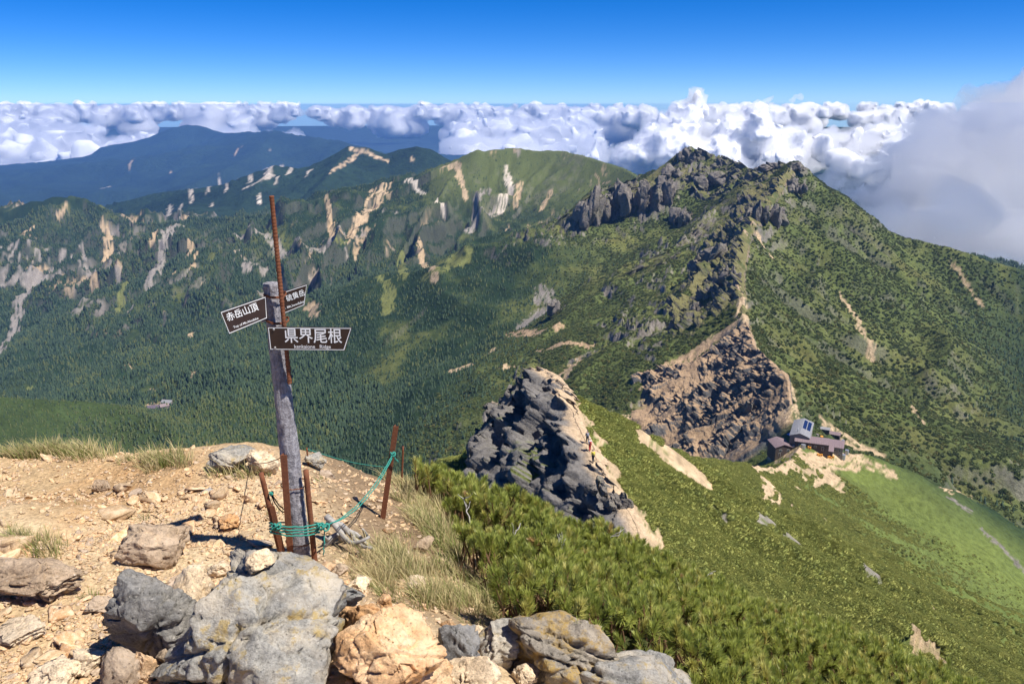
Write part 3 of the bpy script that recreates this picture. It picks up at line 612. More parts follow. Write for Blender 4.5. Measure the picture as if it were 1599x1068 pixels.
# conifer wood
x, y, r = spread(260000, 560, 3500, .9)
z, bare, mt_, nr_, nzv, cg, na_, tp, kn_ = look(x, y, z1, bare1, mount1, near1, nz1, crag1, n_a, top[:, 0], kn1)
dens = (1 - mt_) * (1 - nr_) * (bare < .3) * (1 - .9 * tp) * (nzv > .45) * ss(.75, .2, na_ * .9 + .4 * vn(x / 25, y / 25, 201))
dens = np.maximum(dens * np.where(z > -330, .55, 1), kn_ * (bare < .3))
kp = vrng.uniform(0, 1, len(x)) < dens
x, y, z, r, kn_ = x[kp], y[kp], z[kp], r[kp], kn_[kp]
light = ss(.05, .4, fbm(x / 120, y / 120, 3, 207))
h = (1 - .35 * kn_) * vrng.uniform(6, 10.5, len(x)) * np.where(z > -360, .55, 1) * ss(-1, 1500, r + 900) * np.clip(r / 2000, 1, 1.25)
protos = [(cone_tree(i, w=w_, tiers=3), leaf_mat('conifer_%d' % i, cs)) for i, (w_, cs) in enumerate([(.50, [(.026, .048, .027), (.050, .080, .038)]), (.56, [(.021, .040, .023), (.042, .068, .033)]), (.46, [(.036, .062, .033), (.064, .096, .043)]), (.70, [(.055, .078, .028), (.10, .115, .039)])])]
pk = np.where(vrng.uniform(0, 1, len(x)) < .06 + .3 * light + .45 * kn_, 3, vrng.integers(0, 3, len(x)))
instancer('conifer_wood', np.stack([x, y, z - .3], 1), upright(len(x)), np.stack([h, h, h], 1), protos, 'dark conifer wood covering the valley and lower slopes', pk)
print('conifers', len(x))
# shrubs on the rocky mountain
x, y, r = spread(330000, 430, 1900, .7)
z, bare, mt_, nr_, nzv, cg, g_, nb_, tp = look(x, y, z1, bare1, mount1, near1, nz1, crag1, gk1, n_b, top[:, 0])
dens = np.clip(mt_ * 1.2, 0, 1) * (1 - nr_) * (bare < .35) * np.clip(1.0 - g_ * 1.05, .16, 1)
kp = vrng.uniform(0, 1, len(x)) < dens
x, y, z = x[kp], y[kp], z[kp]
h = vrng.uniform(1.1, 3.2, len(x)) * (1 + .2 * (vn(x / 40, y / 40, 205) > .25))
protos = [(tuft_blob(i + 20), leaf_mat('shrub_%d' % i, cs)) for i, cs in enumerate([[(.092, .122, .040), (.130, .160, .050)], [(.105, .132, .044), (.155, .172, .054)], [(.078, .106, .040), (.110, .136, .048)], [(.145, .150, .048), (.185, .172, .058)]])]
pk = np.where(vrng.uniform(0, 1, len(x)) < .12, 3, vrng.integers(0, 3, len(x)))
instancer('mountain_shrubs', np.stack([x, y, z - .15 * h], 1), upright(len(x), .15), np.stack([h * 1.1, h * 1.1, h * .85], 1), protos, 'low shrubs mottling the rocky mountain slopes', pk)
print('shrubs', len(x))
# creeping pine on the near slope
x, y, r = spread(330000, 11, 430, 1.2)
z, bare, nr_, m_, nb_, cg = look(x, y, z1, bare1, near1, mk1, n_b, cliff1)
dens = nr_ * (bare < .25) * np.clip(1.1 - .95 * m_, .2, 1) * (cg < .2)
kp = vrng.uniform(0, 1, len(x)) < dens
x, y, z, r = x[kp], y[kp], z[kp], r[kp]
m_ = m_[kp]; h = np.clip(r / 80, .50, 1.7) * vrng.uniform(.75, 1.3, len(x)) * (1 - .5 * m_)
protos = [(pine_clump(i + 40), leaf_mat('creeping_pine_%d' % i, cs, rough=.85, spec=.1)) for i, cs in enumerate([[(.200, .215, .056), (.240, .255, .068)], [(.160, .180, .050), (.200, .220, .058)], [(.235, .240, .064), (.280, .285, .078)]])]
instancer('creeping_pine_slope', np.stack([x, y, z - .05], 1), upright(len(x), .2), np.stack([h, h, h * .8], 1), protos, 'creeping pine carpet on the slope below the summit')
print('pine', len(x))
# ------------------------------------------------------------------ the summit ground and its stones
frng = np.random.default_rng(2024)
def ghit(px, py, y0=1.2, y1=14., n=600):
    a, b = ray(px, py); Y = np.linspace(y0, y1, n); d = b * Y - near_ground(a * Y, Y); i = int(np.argmax(d < 0))
    if not (d < 0).any(): k = int(np.argmin(d)); return np.array([a * Y[k], Y[k], float(near_ground(np.array([a * Y[k]]), np.array([Y[k]]))[0])])
    t = d[i - 1] / (d[i - 1] - d[i] + 1e-9); yy = Y[i - 1] + t * (Y[i] - Y[i - 1]); return np.array([a * yy, yy, b * yy])
def to_px(p):
    x, y, z = p[..., 0], p[..., 1], p[..., 2]; fwd = y * CP - z * SP; up = y * SP + z * CP
    return CX + F_PX * x / fwd, CY - F_PX * up / fwd
def wpx(p, w): return w / F_PX * (p[1] * CP - p[2] * SP)              # size in metres of w photo pixels at p
gx = np.arange(-9.0, 7.0, .042); gy = np.arange(-.5, 10.2, .042)
GX, GY = np.meshgrid(gx, gy); X, Y = GX.ravel(), GY.ravel()
Z = near_ground(X, Y); rr = np.hypot(X, Y)
soilm = ss(.15, -.35, (Z + 1.78 + .476 * X + .273 * Y) * -1 + .0) 
st = rdg(X * 2.2, Y * 2.2, 4, 301, .6)
Z = Z + .035 * fbm(X * 2.1, Y * 2.1, 4, 303) + .028 * np.maximum(st, 0) + .012 * fbm(X * 9, Y * 9, 3, 307) - .05 * ss(9.2, 10.4, rr) + .35 * ss(1.6, .2, np.abs(Y)) * 0
na2 = fbm(X * .9, Y * .9, 4, 311, .6); nb2 = fbm(X * 4, Y * 4, 4, 315, .65); nc2 = fbm(X * .35, Y * .35, 2, 319)
SAND, OCHRE, DIRT, PALE = np.array([.52, .375, .21]), np.array([.47, .295, .145]), np.array([.29, .20, .12]), np.array([.61, .485, .315])
def mx(C, c, k): k = np.clip(k, 0, 1)[:, None]; return C * (1 - k) + c * k
Cg = np.tile(SAND, (len(X), 1)); Cg = mx(Cg, OCHRE, ss(.0, .5, na2 + .3 * nb2) * .8); Cg = mx(Cg, PALE, ss(.05, .45, nc2 - .4 * na2) * .8); Cg = mx(Cg, DIRT, ss(.3, .62, nb2 - .4 * na2) * .55)
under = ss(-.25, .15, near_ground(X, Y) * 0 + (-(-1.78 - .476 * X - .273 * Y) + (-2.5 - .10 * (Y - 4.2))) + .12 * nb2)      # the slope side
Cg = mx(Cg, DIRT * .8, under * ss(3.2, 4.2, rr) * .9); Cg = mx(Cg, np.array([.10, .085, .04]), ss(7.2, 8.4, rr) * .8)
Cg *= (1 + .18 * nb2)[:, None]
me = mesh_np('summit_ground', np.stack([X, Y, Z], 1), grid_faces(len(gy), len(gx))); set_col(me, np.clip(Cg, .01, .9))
m, nt, b = mat('summit_ground'); at_ = N(nt, 'ShaderNodeAttribute', attribute_name='Col'); co = N(nt, 'ShaderNodeNewGeometry').outputs['Position']
n1 = noise(nt, co, 28, 8, .7); n2 = noise(nt, co, 140, 4, .6)
vo = N(nt, 'ShaderNodeTexVoronoi'); vo.inputs['Scale'].default_value = 42; nt.links.new(co, vo.inputs['Vector'])
v1 = ramp(nt, n1, [(.3, (.6, .57, .54)), (.52, (1, 1, 1)), (.75, (1.28, 1.26, 1.22))]); v2 = ramp(nt, vo.outputs['Color'], [(0, (.85, .82, .78)), (1, (1.12, 1.1, 1.08))])
nt.links.new(mixc(nt, 1., mixc(nt, 1., at_.outputs['Color'], v1, 'MULTIPLY'), v2, 'MULTIPLY'), b.inputs['Base Color'])
mm = N(nt, 'ShaderNodeMath', operation='MULTIPLY_ADD'); nt.links.new(n1, mm.inputs[0]); mm.inputs[1].default_value = 1.6; nt.links.new(vo.outputs['Distance'], mm.inputs[2])
bump(nt, b, mm.outputs[0], .8, .012); b.inputs['Roughness'].default_value = .95; b.inputs['Specular IOR Level'].default_value = .1
obj('summit_ground', me, m, kind='structure', label='bare tan stony ground of the summit')

def rock_mat(name, c0, c1, c2, lichen=None, lk=.0, bd=.016):
    m, nt, b = mat(name); co = N(nt, 'ShaderNodeTexCoord').outputs['Object']; oi = N(nt, 'ShaderNodeObjectInfo')
    add = N(nt, 'ShaderNodeVectorMath', operation='ADD'); nt.links.new(co, add.inputs[0]); nt.links.new(oi.outputs['Location'], add.inputs[1]); co = add.outputs[0]
    n0 = noise(nt, co, 4.5, 5, .6); n1 = noise(nt, co, 22, 8, .72); n2 = noise(nt, co, 9, 6, .65); n3 = noise(nt, co, 75, 5, .7)
    c = ramp(nt, n0, [(.30, c0), (.52, c1), (.72, c2)])
    c = mixc(nt, 1., c, ramp(nt, n1, [(.3, (.62, .61, .6)), (.5, (1, 1, 1)), (.72, (1.35, 1.33, 1.3))]), 'MULTIPLY')
    c = mixc(nt, 1., c, ramp(nt, n3, [(.32, (.6, .6, .6)), (.5, (1, 1, 1)), (.7, (1.25, 1.25, 1.25))]), 'MULTIPLY')
    vp = N(nt, 'ShaderNodeTexVoronoi'); vp.inputs['Scale'].default_value = 38; nt.links.new(co, vp.inputs['Vector'])
    np_ = noise(nt, co, 2.6, 4, .6); c = mixc(nt, ramp(nt, np_, [(.48, (0, 0, 0)), (.62, (.55, .55, .55))]), c, tuple(min(1, v_ * 1.25 + .06) for v_ in c2))
    c = mixc(nt, 1., c, ramp(nt, vp.outputs['Distance'], [(.05, (.45, .44, .43)), (.22, (1, 1, 1))]), 'MULTIPLY')
    nw = noise(nt, co, 55, 3, .6); c = mixc(nt, ramp(nt, nw, [(.66, (0, 0, 0)), (.72, (.5, .5, .5))]), c, (.72, .68, .60))
    if lichen:
        f = ramp(nt, n2, [(.62 - lk, (0, 0, 0)), (.68 - lk, (1, 1, 1))]); f2 = mixc(nt, 1., f, ramp(nt, n1, [(.38, (0, 0, 0)), (.56, (.75, .75, .75))]), 'MULTIPLY'); c = mixc(nt, f2, c, lichen)
    wv_ = ramp(nt, oi.outputs['Random'], [(0, (.82, .82, .84)), (1, (1.15, 1.12, 1.08))]); c = mixc(nt, 1., c, wv_, 'MULTIPLY')
    nt.links.new(c, b.inputs['Base Color'])
    mm = N(nt, 'ShaderNodeMath', operation='MULTIPLY_ADD'); nt.links.new(n1, mm.inputs[0]); mm.inputs[1].default_value = 1.; 
    m4 = N(nt, 'ShaderNodeMath', operation='MULTIPLY'); nt.links.new(n3, m4.inputs[0]); m4.inputs[1].default_value = .45; nt.links.new(m4.outputs[0], mm.inputs[2])
    bump(nt, b, mm.outputs[0], 1., bd); b.inputs['Roughness'].default_value = .92; b.inputs['Specular IOR Level'].default_value = .15
    return m
MR = {'grey': rock_mat('rock_grey', (.21, .205, .19), (.35, .335, .295), (.50, .42, .30), (.42, .30, .09), .07), 'dark': rock_mat('rock_dark', (.12, .12, .118), (.20, .195, .185), (.29, .27, .235)),
      'tan': rock_mat('rock_tan', (.56, .415, .26), (.70, .55, .37), (.76, .63, .45)), 'orange': rock_mat('rock_orange', (.50, .26, .105), (.60, .37, .19), (.66, .50, .32)),
      'lichen': rock_mat('rock_lichen', (.20, .18, .15), (.31, .27, .21), (.38, .32, .24), (.42, .27, .055), .13), 'brown': rock_mat('rock_brown', (.29, .21, .14), (.40, .30, .205), (.48, .37, .26))}
MS = {'grey': rock_mat('stone_grey', (.26, .25, .225), (.40, .38, .34), (.50, .46, .39), bd=.0015), 'tan': rock_mat('stone_tan', (.44, .295, .16), (.54, .385, .225), (.61, .46, .295), bd=.0015), 'orange': rock_mat('stone_orange', (.52, .29, .13), (.62, .40, .22), (.68, .52, .34), bd=.0015), 'brown': rock_mat('stone_brown', (.34, .25, .17), (.46, .35, .245), (.54, .42, .30), bd=.0015)}
def cellstep(p, sc, seed):                                           # jointed steps
    q = p / sc + .30 * np.stack([vn3(p / sc * 1.3, seed), vn3(p / sc * 1.3 + 7, seed), vn3(p / sc * 1.3 + 13, seed)], 1); c_ = np.floor(q); return _h(c_[:, 0] + 31 * c_[:, 2], c_[:, 1] + 57 * c_[:, 2], seed)
def rock_shape(seed, sub, cuts=18, rough=1., lo=.42, hi=.80):
    g = np.random.default_rng(seed); V, F = ico(sub)
    for k in range(cuts):
        n = g.normal(size=3); n /= np.linalg.norm(n); d = g.uniform(lo, hi); e = np.maximum(V @ n - d, 0); V = V - n * (e * .96)[:, None]
    r = V / (np.linalg.norm(V, axis=1, keepdims=True) + 1e-9)
    if sub >= 4: V = V + r * (rough * (.035 * cellstep(V + .1 * seed, .62, seed + 41) + .022 * cellstep(V + .3 * seed, .27, seed + 43)))[:, None]
    V = V + r * (rough * (.07 * fbm3(V * 1.8 + seed, 3, seed) + .05 * (1 - 2 * np.abs(vn3(V * 3.3 + seed, seed + 9))) * .6 - .13 * np.maximum(0, .07 - np.abs(vn3(V * 1.9 + seed * 2, seed + 31))) / .07 - .06 * np.maximum(0, .06 - np.abs(vn3(V * 4.3 + seed * 3, seed + 33))) / .06 + .028 * fbm3(V * 9, 3, seed + 5, .6)))[:, None]
    if sub >= 4:
        for k in range(4):                                          # cracks running through the block
            n = g.normal(size=3); n /= np.linalg.norm(n); q = V @ n - g.uniform(-.35, .35) + .10 * vn3(V * 2.2 + seed, seed + 51 + k) + .03 * vn3(V * 8, seed + 61); V = V - r * (rough * (.075 * np.maximum(0, 1 - np.abs(q) / .035) + .03 * (q > 0)))[:, None]
    V = V - (V.max(0) + V.min(0)) / 2; V = V / ((V.max(0) - V.min(0)) / 2)
    return V, F
def boulder(name, label, px, pb, w, h, mt, seed, depth=.9, sub=5, tilt=0., yaw=0., cat='boulder', base=None, sink=.18, cuts=18, group=None):
    p = ghit(px, pb) if base is None else np.array(base, float)
    W = wpx(p, w) / 2; Hh = wpx(p, h) / 2 / .93; D = W * depth
    V, F = rock_shape(seed, sub, cuts); V = V * np.array([W, D, Hh])
    a = Matrix.Rotation(tilt, 3, 'Y') @ Matrix.Rotation(yaw, 3, 'Z'); V = V @ np.array(a).T
    V[:, 2] -= V[:, 2].min(); me = mesh_np(name, V, F)
    o = obj(name, me, MR[mt], label=label, cat=cat, group=group); o.location = (p[0], p[1] + D * .6, p[2] - sink * Hh * 2); return o
B = boulder
B('boulder', 'big pale grey boulder with yellow lichen in front of the signpost', 375, 1120, 330, 205, 'grey', 11, depth=.75, sub=6, yaw=.3)
B('boulder', 'grey boulder rising right at the foot of the signpost', 452, 1005, 225, 148, 'grey', 12, depth=.6, sub=6, tilt=.15)
B('boulder', 'dark grey pitted boulder left of the lichen boulder', 243, 1040, 178, 178, 'dark', 13, depth=.7, sub=6, tilt=-.2)
B('boulder', 'large orange boulder at the end of the stone row', 606, 1100, 172, 135, 'orange', 14, depth=.8, sub=6, yaw=.5)
B('boulder', 'orange boulder leaning on the grey boulder', 574, 1028, 120, 102, 'orange', 15, depth=.7, tilt=.2)
B('boulder', 'brown grey boulder crusted with yellow orange lichen beside the pine', 893, 1100, 215, 152, 'lichen', 16, depth=.8, sub=6, tilt=.12)
B('boulder', 'low blue grey slab boulder beside the lichen crusted one', 985, 1150, 300, 125, 'grey', 17, depth=.55, sub=6, tilt=.18)
B('stone', 'small dark purple grey stone between orange and lichen boulders', 716, 1040, 68, 64, 'dark', 18, cat='stone')
B('stone', 'grey stone wedged against the lichen crusted boulder', 780, 1040, 80, 68, 'grey', 19, cat='stone')
B('stone', 'tan wedge stone under the dark purple stone', 738, 1090, 92, 66, 'tan', 20, cat='stone')
B('stone', 'ochre stone beside the large orange boulder', 668, 1090, 78, 58, 'orange', 21, cat='stone')
B('stone', 'pale tan slab propped between the grey and dark boulders', 298, 965, 84, 88, 'tan', 22, tilt=.4, cat='stone')
B('stone', 'tan block below the propped slab', 322, 990, 62, 60, 'brown', 23, cat='stone')
B('boulder', 'brown boulder with dark stains behind the dark boulder', 232, 888, 104, 68, 'brown', 24, depth=.7)
B('stone', 'flat brown stone at the lower end of the stone row', 186, 1085, 76, 80, 'brown', 25, cat='stone')
B('stone', 'rusty brown upright stone under the dark boulder', 222, 1068, 44, 66, 'orange', 26, cat='stone')
B('boulder', 'low brown grey rock bank with grass on top', 30, 938, 190, 60, 'brown', 27, depth=.6, sub=6)
B('boulder', 'grey boulder at the plateau edge behind the signpost', 360, 738, 74, 40, 'grey', 28, depth=.8)
B('boulder', 'rounded pale boulder at the plateau edge next to grey one', 408, 742, 56, 40, 'tan', 29, depth=.8)
B('boulder', 'small grey boulder at the plateau edge right of the post', 492, 731, 38, 24, 'grey', 30, depth=.8)
B('stone', 'square grey brown stone lying on the left path', 157, 770, 32, 26, 'brown', 31, cat='stone')
B('stone', 'flat rust orange stone lying in the open path', 352, 828, 36, 20, 'orange', 32, cat='stone')
B('stone', 'brown stone on the bank below the right stake', 660, 862, 34, 26, 'brown', 33, cat='stone')
B('stone', 'tan stone half buried in the grass by the pine', 645, 925, 40, 26, 'tan', 34, cat='stone')
B('stone', 'pink tan stone in the grass before the lichen boulder', 782, 968, 30, 26, 'orange', 35, cat='stone')
pp = ghit(452, 1005); q = at(408, 888, pp[1] + .02)
B('stone', 'small pale tan stone perched on top of the grey boulder', 408, 890, 50, 34, 'tan', 36, cat='stone', base=(q[0], q[1] - .06, q[2]), sink=0)
# smaller stones wedged into the row of boulders
PILE = [(340, 905, 36, 30, 'tan', 'tan stone'), (352, 940, 30, 26, 'orange', 'orange stone'), (300, 1010, 44, 36, 'tan', 'tan stone'), (262, 1045, 40, 34, 'brown', 'brown stone'), (545, 1050, 38, 40, 'tan', 'tan stone'), (528, 990, 34, 34, 'brown', 'brown stone'), (640, 1005, 40, 32, 'tan', 'tan stone'), (700, 990, 34, 26, 'orange', 'orange stone'),
        (745, 1000, 28, 24, 'tan', 'tan stone'), (760, 1062, 44, 36, 'brown', 'brown stone'), (700, 1062, 36, 30, 'dark', 'dark stone'), (820, 1075, 50, 40, 'tan', 'tan stone'), (130, 1050, 60, 34, 'tan', 'tan slab'), (80, 1075, 90, 30, 'tan', 'tan slab'), (20, 1010, 80, 26, 'tan', 'tan slab'), (150, 960, 46, 24, 'brown', 'brown slab'),
        (560, 930, 44, 28, 'tan', 'tan stone'), (600, 950, 30, 22, 'orange', 'orange stone'), (505, 905, 36, 24, 'orange', 'orange stone'), (530, 900, 30, 20, 'brown', 'brown stone'), (620, 1068, 34, 26, 'brown', 'brown stone'), (860, 1070, 34, 28, 'grey', 'grey stone')]
near_ = ['under the perched tan stone', 'against the foot of the grey boulder', 'beside the dark pitted boulder', 'under the dark pitted boulder', 'between the lichen boulder and the orange boulder', 'behind the orange boulders', 'on the grassy side of the orange boulder', 'next to the dark purple stone', 'above the dark purple stone', 'under the wedged grey stone', 'below the ochre stone', 'under the lichen crusted boulder',
         'at the foot of the dark boulder, on sand', 'on the sand below the rock bank', 'on the sand under the rock bank edge', 'beside the brown stained boulder', 'behind the leaning orange boulder', 'by the grass behind the orange boulder', 'at the right foot of the post', 'beside the gnarled root', 'beneath the large orange boulder', 'at the base of the lichen crusted boulder']
for i, ((px, pb2, w, h, mt, nm), nr__) in enumerate(zip(PILE, near_)):
    boulder('stone', '%s %s' % (nm, nr__), px, pb2, w, h, mt, 60 + i, sub=5, cat='stone', tilt=frng.normal(0, .25), yaw=frng.uniform(0, 3))
# loose stones
shapes = {}
for mt in ('tan', 'orange', 'brown', 'grey'):
    shapes[mt] = []
    for k in range(4):
        V, F = rock_shape(400 + k + 10 * len(shapes), 3, 16, .55, .15, .55); me = mesh_np('loose_stone', V * np.array([.5, .40, .24]), F, smooth=False); me.materials.append(MS[mt]); shapes[mt].append(me)
cnt = 0; tries = 0
while cnt < 290 and tries < 9000:
    tries += 1
    px = frng.uniform(-20, 720); py = frng.uniform(705, 1040) 
    if px > 440 and py > 930: continue
    if px > 560 + (py - 720) * .5: continue
    p = ghit(px, py)
    if p[1] > 7.2 or p[2] < -4: continue
    if frng.uniform() > .12 + 1.1 * float(ss(-.15, .35, fbm(np.array([p[0] * .9]), np.array([p[1] * 1.7]), 3, 341))[0]): continue
    s = np.clip(frng.lognormal(-2.55, .45), .045, .24); mt = frng.choice(['tan', 'tan', 'orange', 'brown', 'grey'], p=[.28, .28, .30, .11, .03])
    o = bpy.data.objects.new('loose_stone', shapes[mt][frng.integers(0, 4)]); COL.objects.link(o)
    o.location = (p[0], p[1], p[2] + s * .08); o.scale = (s * frng.uniform(.8, 1.3), s * frng.uniform(.8, 1.2), s * frng.uniform(.7, 1.2)); o.rotation_euler = (frng.normal(0, .25), frng.normal(0, .25), frng.uniform(0, 6.28))
    LM = [(60, 715, 'below the plateau grass'), (250, 725, 'below the plateau grass'), (380, 745, 'by the plateau edge boulders'), (500, 745, 'behind the signpost'), (440, 830, 'left of the lashed stakes'), (560, 820, 'between the signpost and the lone stake'), (630, 850, 'on the bank by the windblown grass'),
          (232, 850, 'around the brown stained boulder'), (60, 900, 'beside the low rock bank'), (90, 1010, 'on the sand below the rock bank'), (130, 790, 'on the trodden path'), (330, 800, 'in the open stony path'), (340, 890, 'behind the dark pitted boulder')]
    wh_ = min(LM, key=lambda q_: (q_[0] - px) ** 2 + 2 * (q_[1] - py) ** 2)[2]; sz = 'small' if s < .075 else ('fist sized' if s < .11 else 'large')
    nm = {'tan': 'pale tan', 'orange': 'rust orange', 'brown': 'brown', 'grey': 'grey'}[mt]
    o['label'] = '%s %s stone lying loose %s' % (sz, nm, wh_); o['category'] = 'stone'; o['group'] = 'loose %s %s stones %s' % (sz, nm, wh_); cnt += 1
# gravel
n = 42000; px = frng.uniform(-60, 760, n); py = 700 + 380 * frng.uniform(0, 1, n) ** 1.2
a_, b_ = ray(px, py); Yg_ = np.full(n, 2.)
for k in range(40): Yg_ = np.clip(.5 * Yg_ + .5 * near_ground(a_ * Yg_, Yg_) / b_, 1.5, 9)
keep = (np.abs(b_ * Yg_ - near_ground(a_ * Yg_, Yg_)) < .05) & (Yg_ < 7.6); xg, yg = (a_ * Yg_)[keep], Yg_[keep]
cl = ss(-.15, .35, fbm(xg * .9, yg * 1.7, 3, 341)); keep = frng.uniform(0, 1, len(xg)) < .22 + .78 * cl; xg, yg = xg[keep], yg[keep]
zg = near_ground(xg, yg) + .035 * fbm(xg * 2.1, yg * 2.1, 4, 303) + .028 * np.maximum(rdg(xg * 2.2, yg * 2.2, 4, 301, .6), 0)
s = np.clip(frng.lognormal(-4.15, .55, len(xg)), .006, .06)
gp = []
for k, mt in enumerate(['tan', 'tan', 'orange', 'brown', 'tan', 'orange']):
    V, F = rock_shape(500 + k, 2, 14, .6, .3, .7); me = mesh_np('pebble', V * np.array([.5, .42, .2]), F, smooth=False); gp.append((me, MS[mt]))
instancer('gravel', np.stack([xg, yg, zg + .003], 1), np.stack([frng.normal(0, .3, len(xg)), frng.normal(0, .3, len(xg)), frng.uniform(0, 6.28, len(xg))], 1), np.stack([s, s, s], 1), gp, 'tan gravel and chips covering the summit path')
# ------------------------------------------------------------------ grass and creeping pine of the foreground
def blades(name, spots, label):
    """spots: (x, y, z, radius, number, length, dry) -> one mesh of curved grass blades"""
    V = []; F = []; Cc = []; n0 = 0; g = np.random.default_rng(len(spots) + 9)
    for (x, y, z, rad, n, ln, dry) in spots:
        a = g.uniform(0, 6.283, n); r = rad * np.sqrt(g.uniform(0, 1, n)); bx = x + np.cos(a) * r; by = y + np.sin(a) * r; bz = near_ground(bx, by) - .01
        L = ln * g.uniform(.5, 1.25, n); da = a + g.normal(0, .9, n); lean = g.uniform(.15, .75, n) + .25
        wx, wy = -.35, .15                                         # wind
        dx = np.cos(da) * lean * .6 + wx * lean; dy = np.sin(da) * lean * .6 + wy * lean; wd = g.uniform(.0013, .0026, n) * (1 + .25 * (y > 5))
        pa = g.uniform(0, 6.283, n); sx, sy = np.cos(pa) * wd, np.sin(pa) * wd
        pts = []
        for t, ww in ((0, 1), (.4, .9), (.75, .6), (1, 0)):
            cx_ = bx + dx * L * t * t; cy_ = by + dy * L * t * t; cz_ = bz + L * (t - .33 * lean * t * t)
            pts.append((cx_ - sx * ww, cy_ - sy * ww, cz_)); 
            if t < 1: pts.append((cx_ + sx * ww, cy_ + sy * ww, cz_))
        P_ = np.stack([np.stack(p, 1) for p in pts], 1)             # n,7,3
        V.append(P_.reshape(-1, 3)); i = n0 + np.arange(n)[:, None] * 7
        F.append(np.concatenate([i + np.array([[0, 1, 3]]), i + np.array([[0, 3, 2]]), i + np.array([[2, 3, 5]]), i + np.array([[2, 5, 4]]), i + np.array([[4, 5, 6]])], 0))
        isd = (g.uniform(0, 1, n) < dry)[:, None]; dc = np.array([.56, .46, .24]) * g.uniform(.7, 1.2, (n, 1)); gc = np.array([.155, .205, .045]) * g.uniform(.6, 1.35, (n, 1))
        c = np.where(isd, dc, gc); c7 = np.repeat(c[:, None], 7, 1); tipd = np.linspace(0, 1, 7)[None, :, None] ** 2 * .5; c7 = c7 * (1 - tipd) + np.array([.55, .46, .22]) * tipd
        Cc.append(c7.reshape(-1, 3)); n0 += n * 7
    me = mesh_np(name, np.concatenate(V), np.concatenate(F)); set_col(me, np.clip(np.concatenate(Cc), .01, .9))
    m, nt, b = mat(name); at_ = N(nt, 'ShaderNodeAttribute', attribute_name='Col'); nt.links.new(at_.outputs['Color'], b.inputs['Base Color']); b.inputs['Roughness'].default_value = .6
    tr = N(nt, 'ShaderNodeBsdfTranslucent'); nt.links.new(at_.outputs['Color'], tr.inputs['Color']); mxs = N(nt, 'ShaderNodeMixShader'); mxs.inputs[0].default_value = .3
    nt.links.new(b.outputs[0], mxs.inputs[1]); nt.links.new(tr.outputs[0], mxs.inputs[2]); nt.links.new(mxs.outputs[0], nt.nodes['Material Output'].inputs[0])
    return obj(name, me, m, kind='stuff', label=label)
def spots_along(poly, n, jit, rad, num, ln, dry):
    out = []; poly = np.array(poly, float); sl = np.hypot(*np.diff(poly, axis=0).T); cs = np.concatenate([[0], np.cumsum(sl)])
    for k in range(n):
        s = frng.uniform(0, cs[-1]); px = np.interp(s, cs, poly[:, 0]) + frng.normal(0, jit[0]); py = np.interp(s, cs, poly[:, 1]) + frng.normal(0, jit[1]); p = ghit(px, py)
        if p[1] > 8: continue
        out.append((*p, rad * frng.uniform(.6, 1.3), int(num * frng.uniform(.6, 1.3)), ln * frng.uniform(.7, 1.25), np.clip(dry + frng.normal(0, .15), 0, 1)))
    return out
sp = spots_along([(5, 702), (60, 706), (130, 710), (180, 716), (280, 728)], 44, (12, 5), .10, 55, .17, .62) + spots_along([(20, 700), (110, 708)], 16, (14, 4), .11, 60, .15, .30)
sp += spots_along([(10, 850), (95, 862)], 14, (8, 5), .07, 45, .12, .45) + spots_along([(345, 735), (400, 745)], 7, (12, 3), .06, 35, .14, .6)
blades('plateau_grass', sp, 'dry yellow green grass tufts along the plateau edge')
sp = spots_along([(630, 735), (650, 765), (675, 790), (690, 810)], 60, (14, 8), .08, 70, .165, .85) + spots_along([(665, 815), (700, 850)], 20, (12, 8), .08, 60, .2, .55)
sp += spots_along([(600, 880), (660, 920), (720, 950), (790, 965)], 75, (26, 16), .08, 65, .155, .75) + spots_along([(690, 860), (740, 930), (830, 965), (910, 985)], 46, (16, 10), .07, 60, .15, .40) + spots_along([(600, 850), (640, 890)], 14, (14, 10), .07, 40, .14, .5)
sp += spots_along([(900, 985), (1000, 1010), (1090, 1050)], 22, (14, 6), .06, 45, .18, .4)
blades('slope_grass', sp, 'long pale windblown grass between the path and the pine thicket')
sp = [(*ghit(a, b), .05, 26, .07, .25) for a, b in ((222, 812), (116, 792), (500, 752), (430, 800), (250, 700), (143, 935), (330, 690), (640, 838), (560, 900))]
blades('grass_tuft_patches', sp, 'tiny green tufts scattered on the bare path')

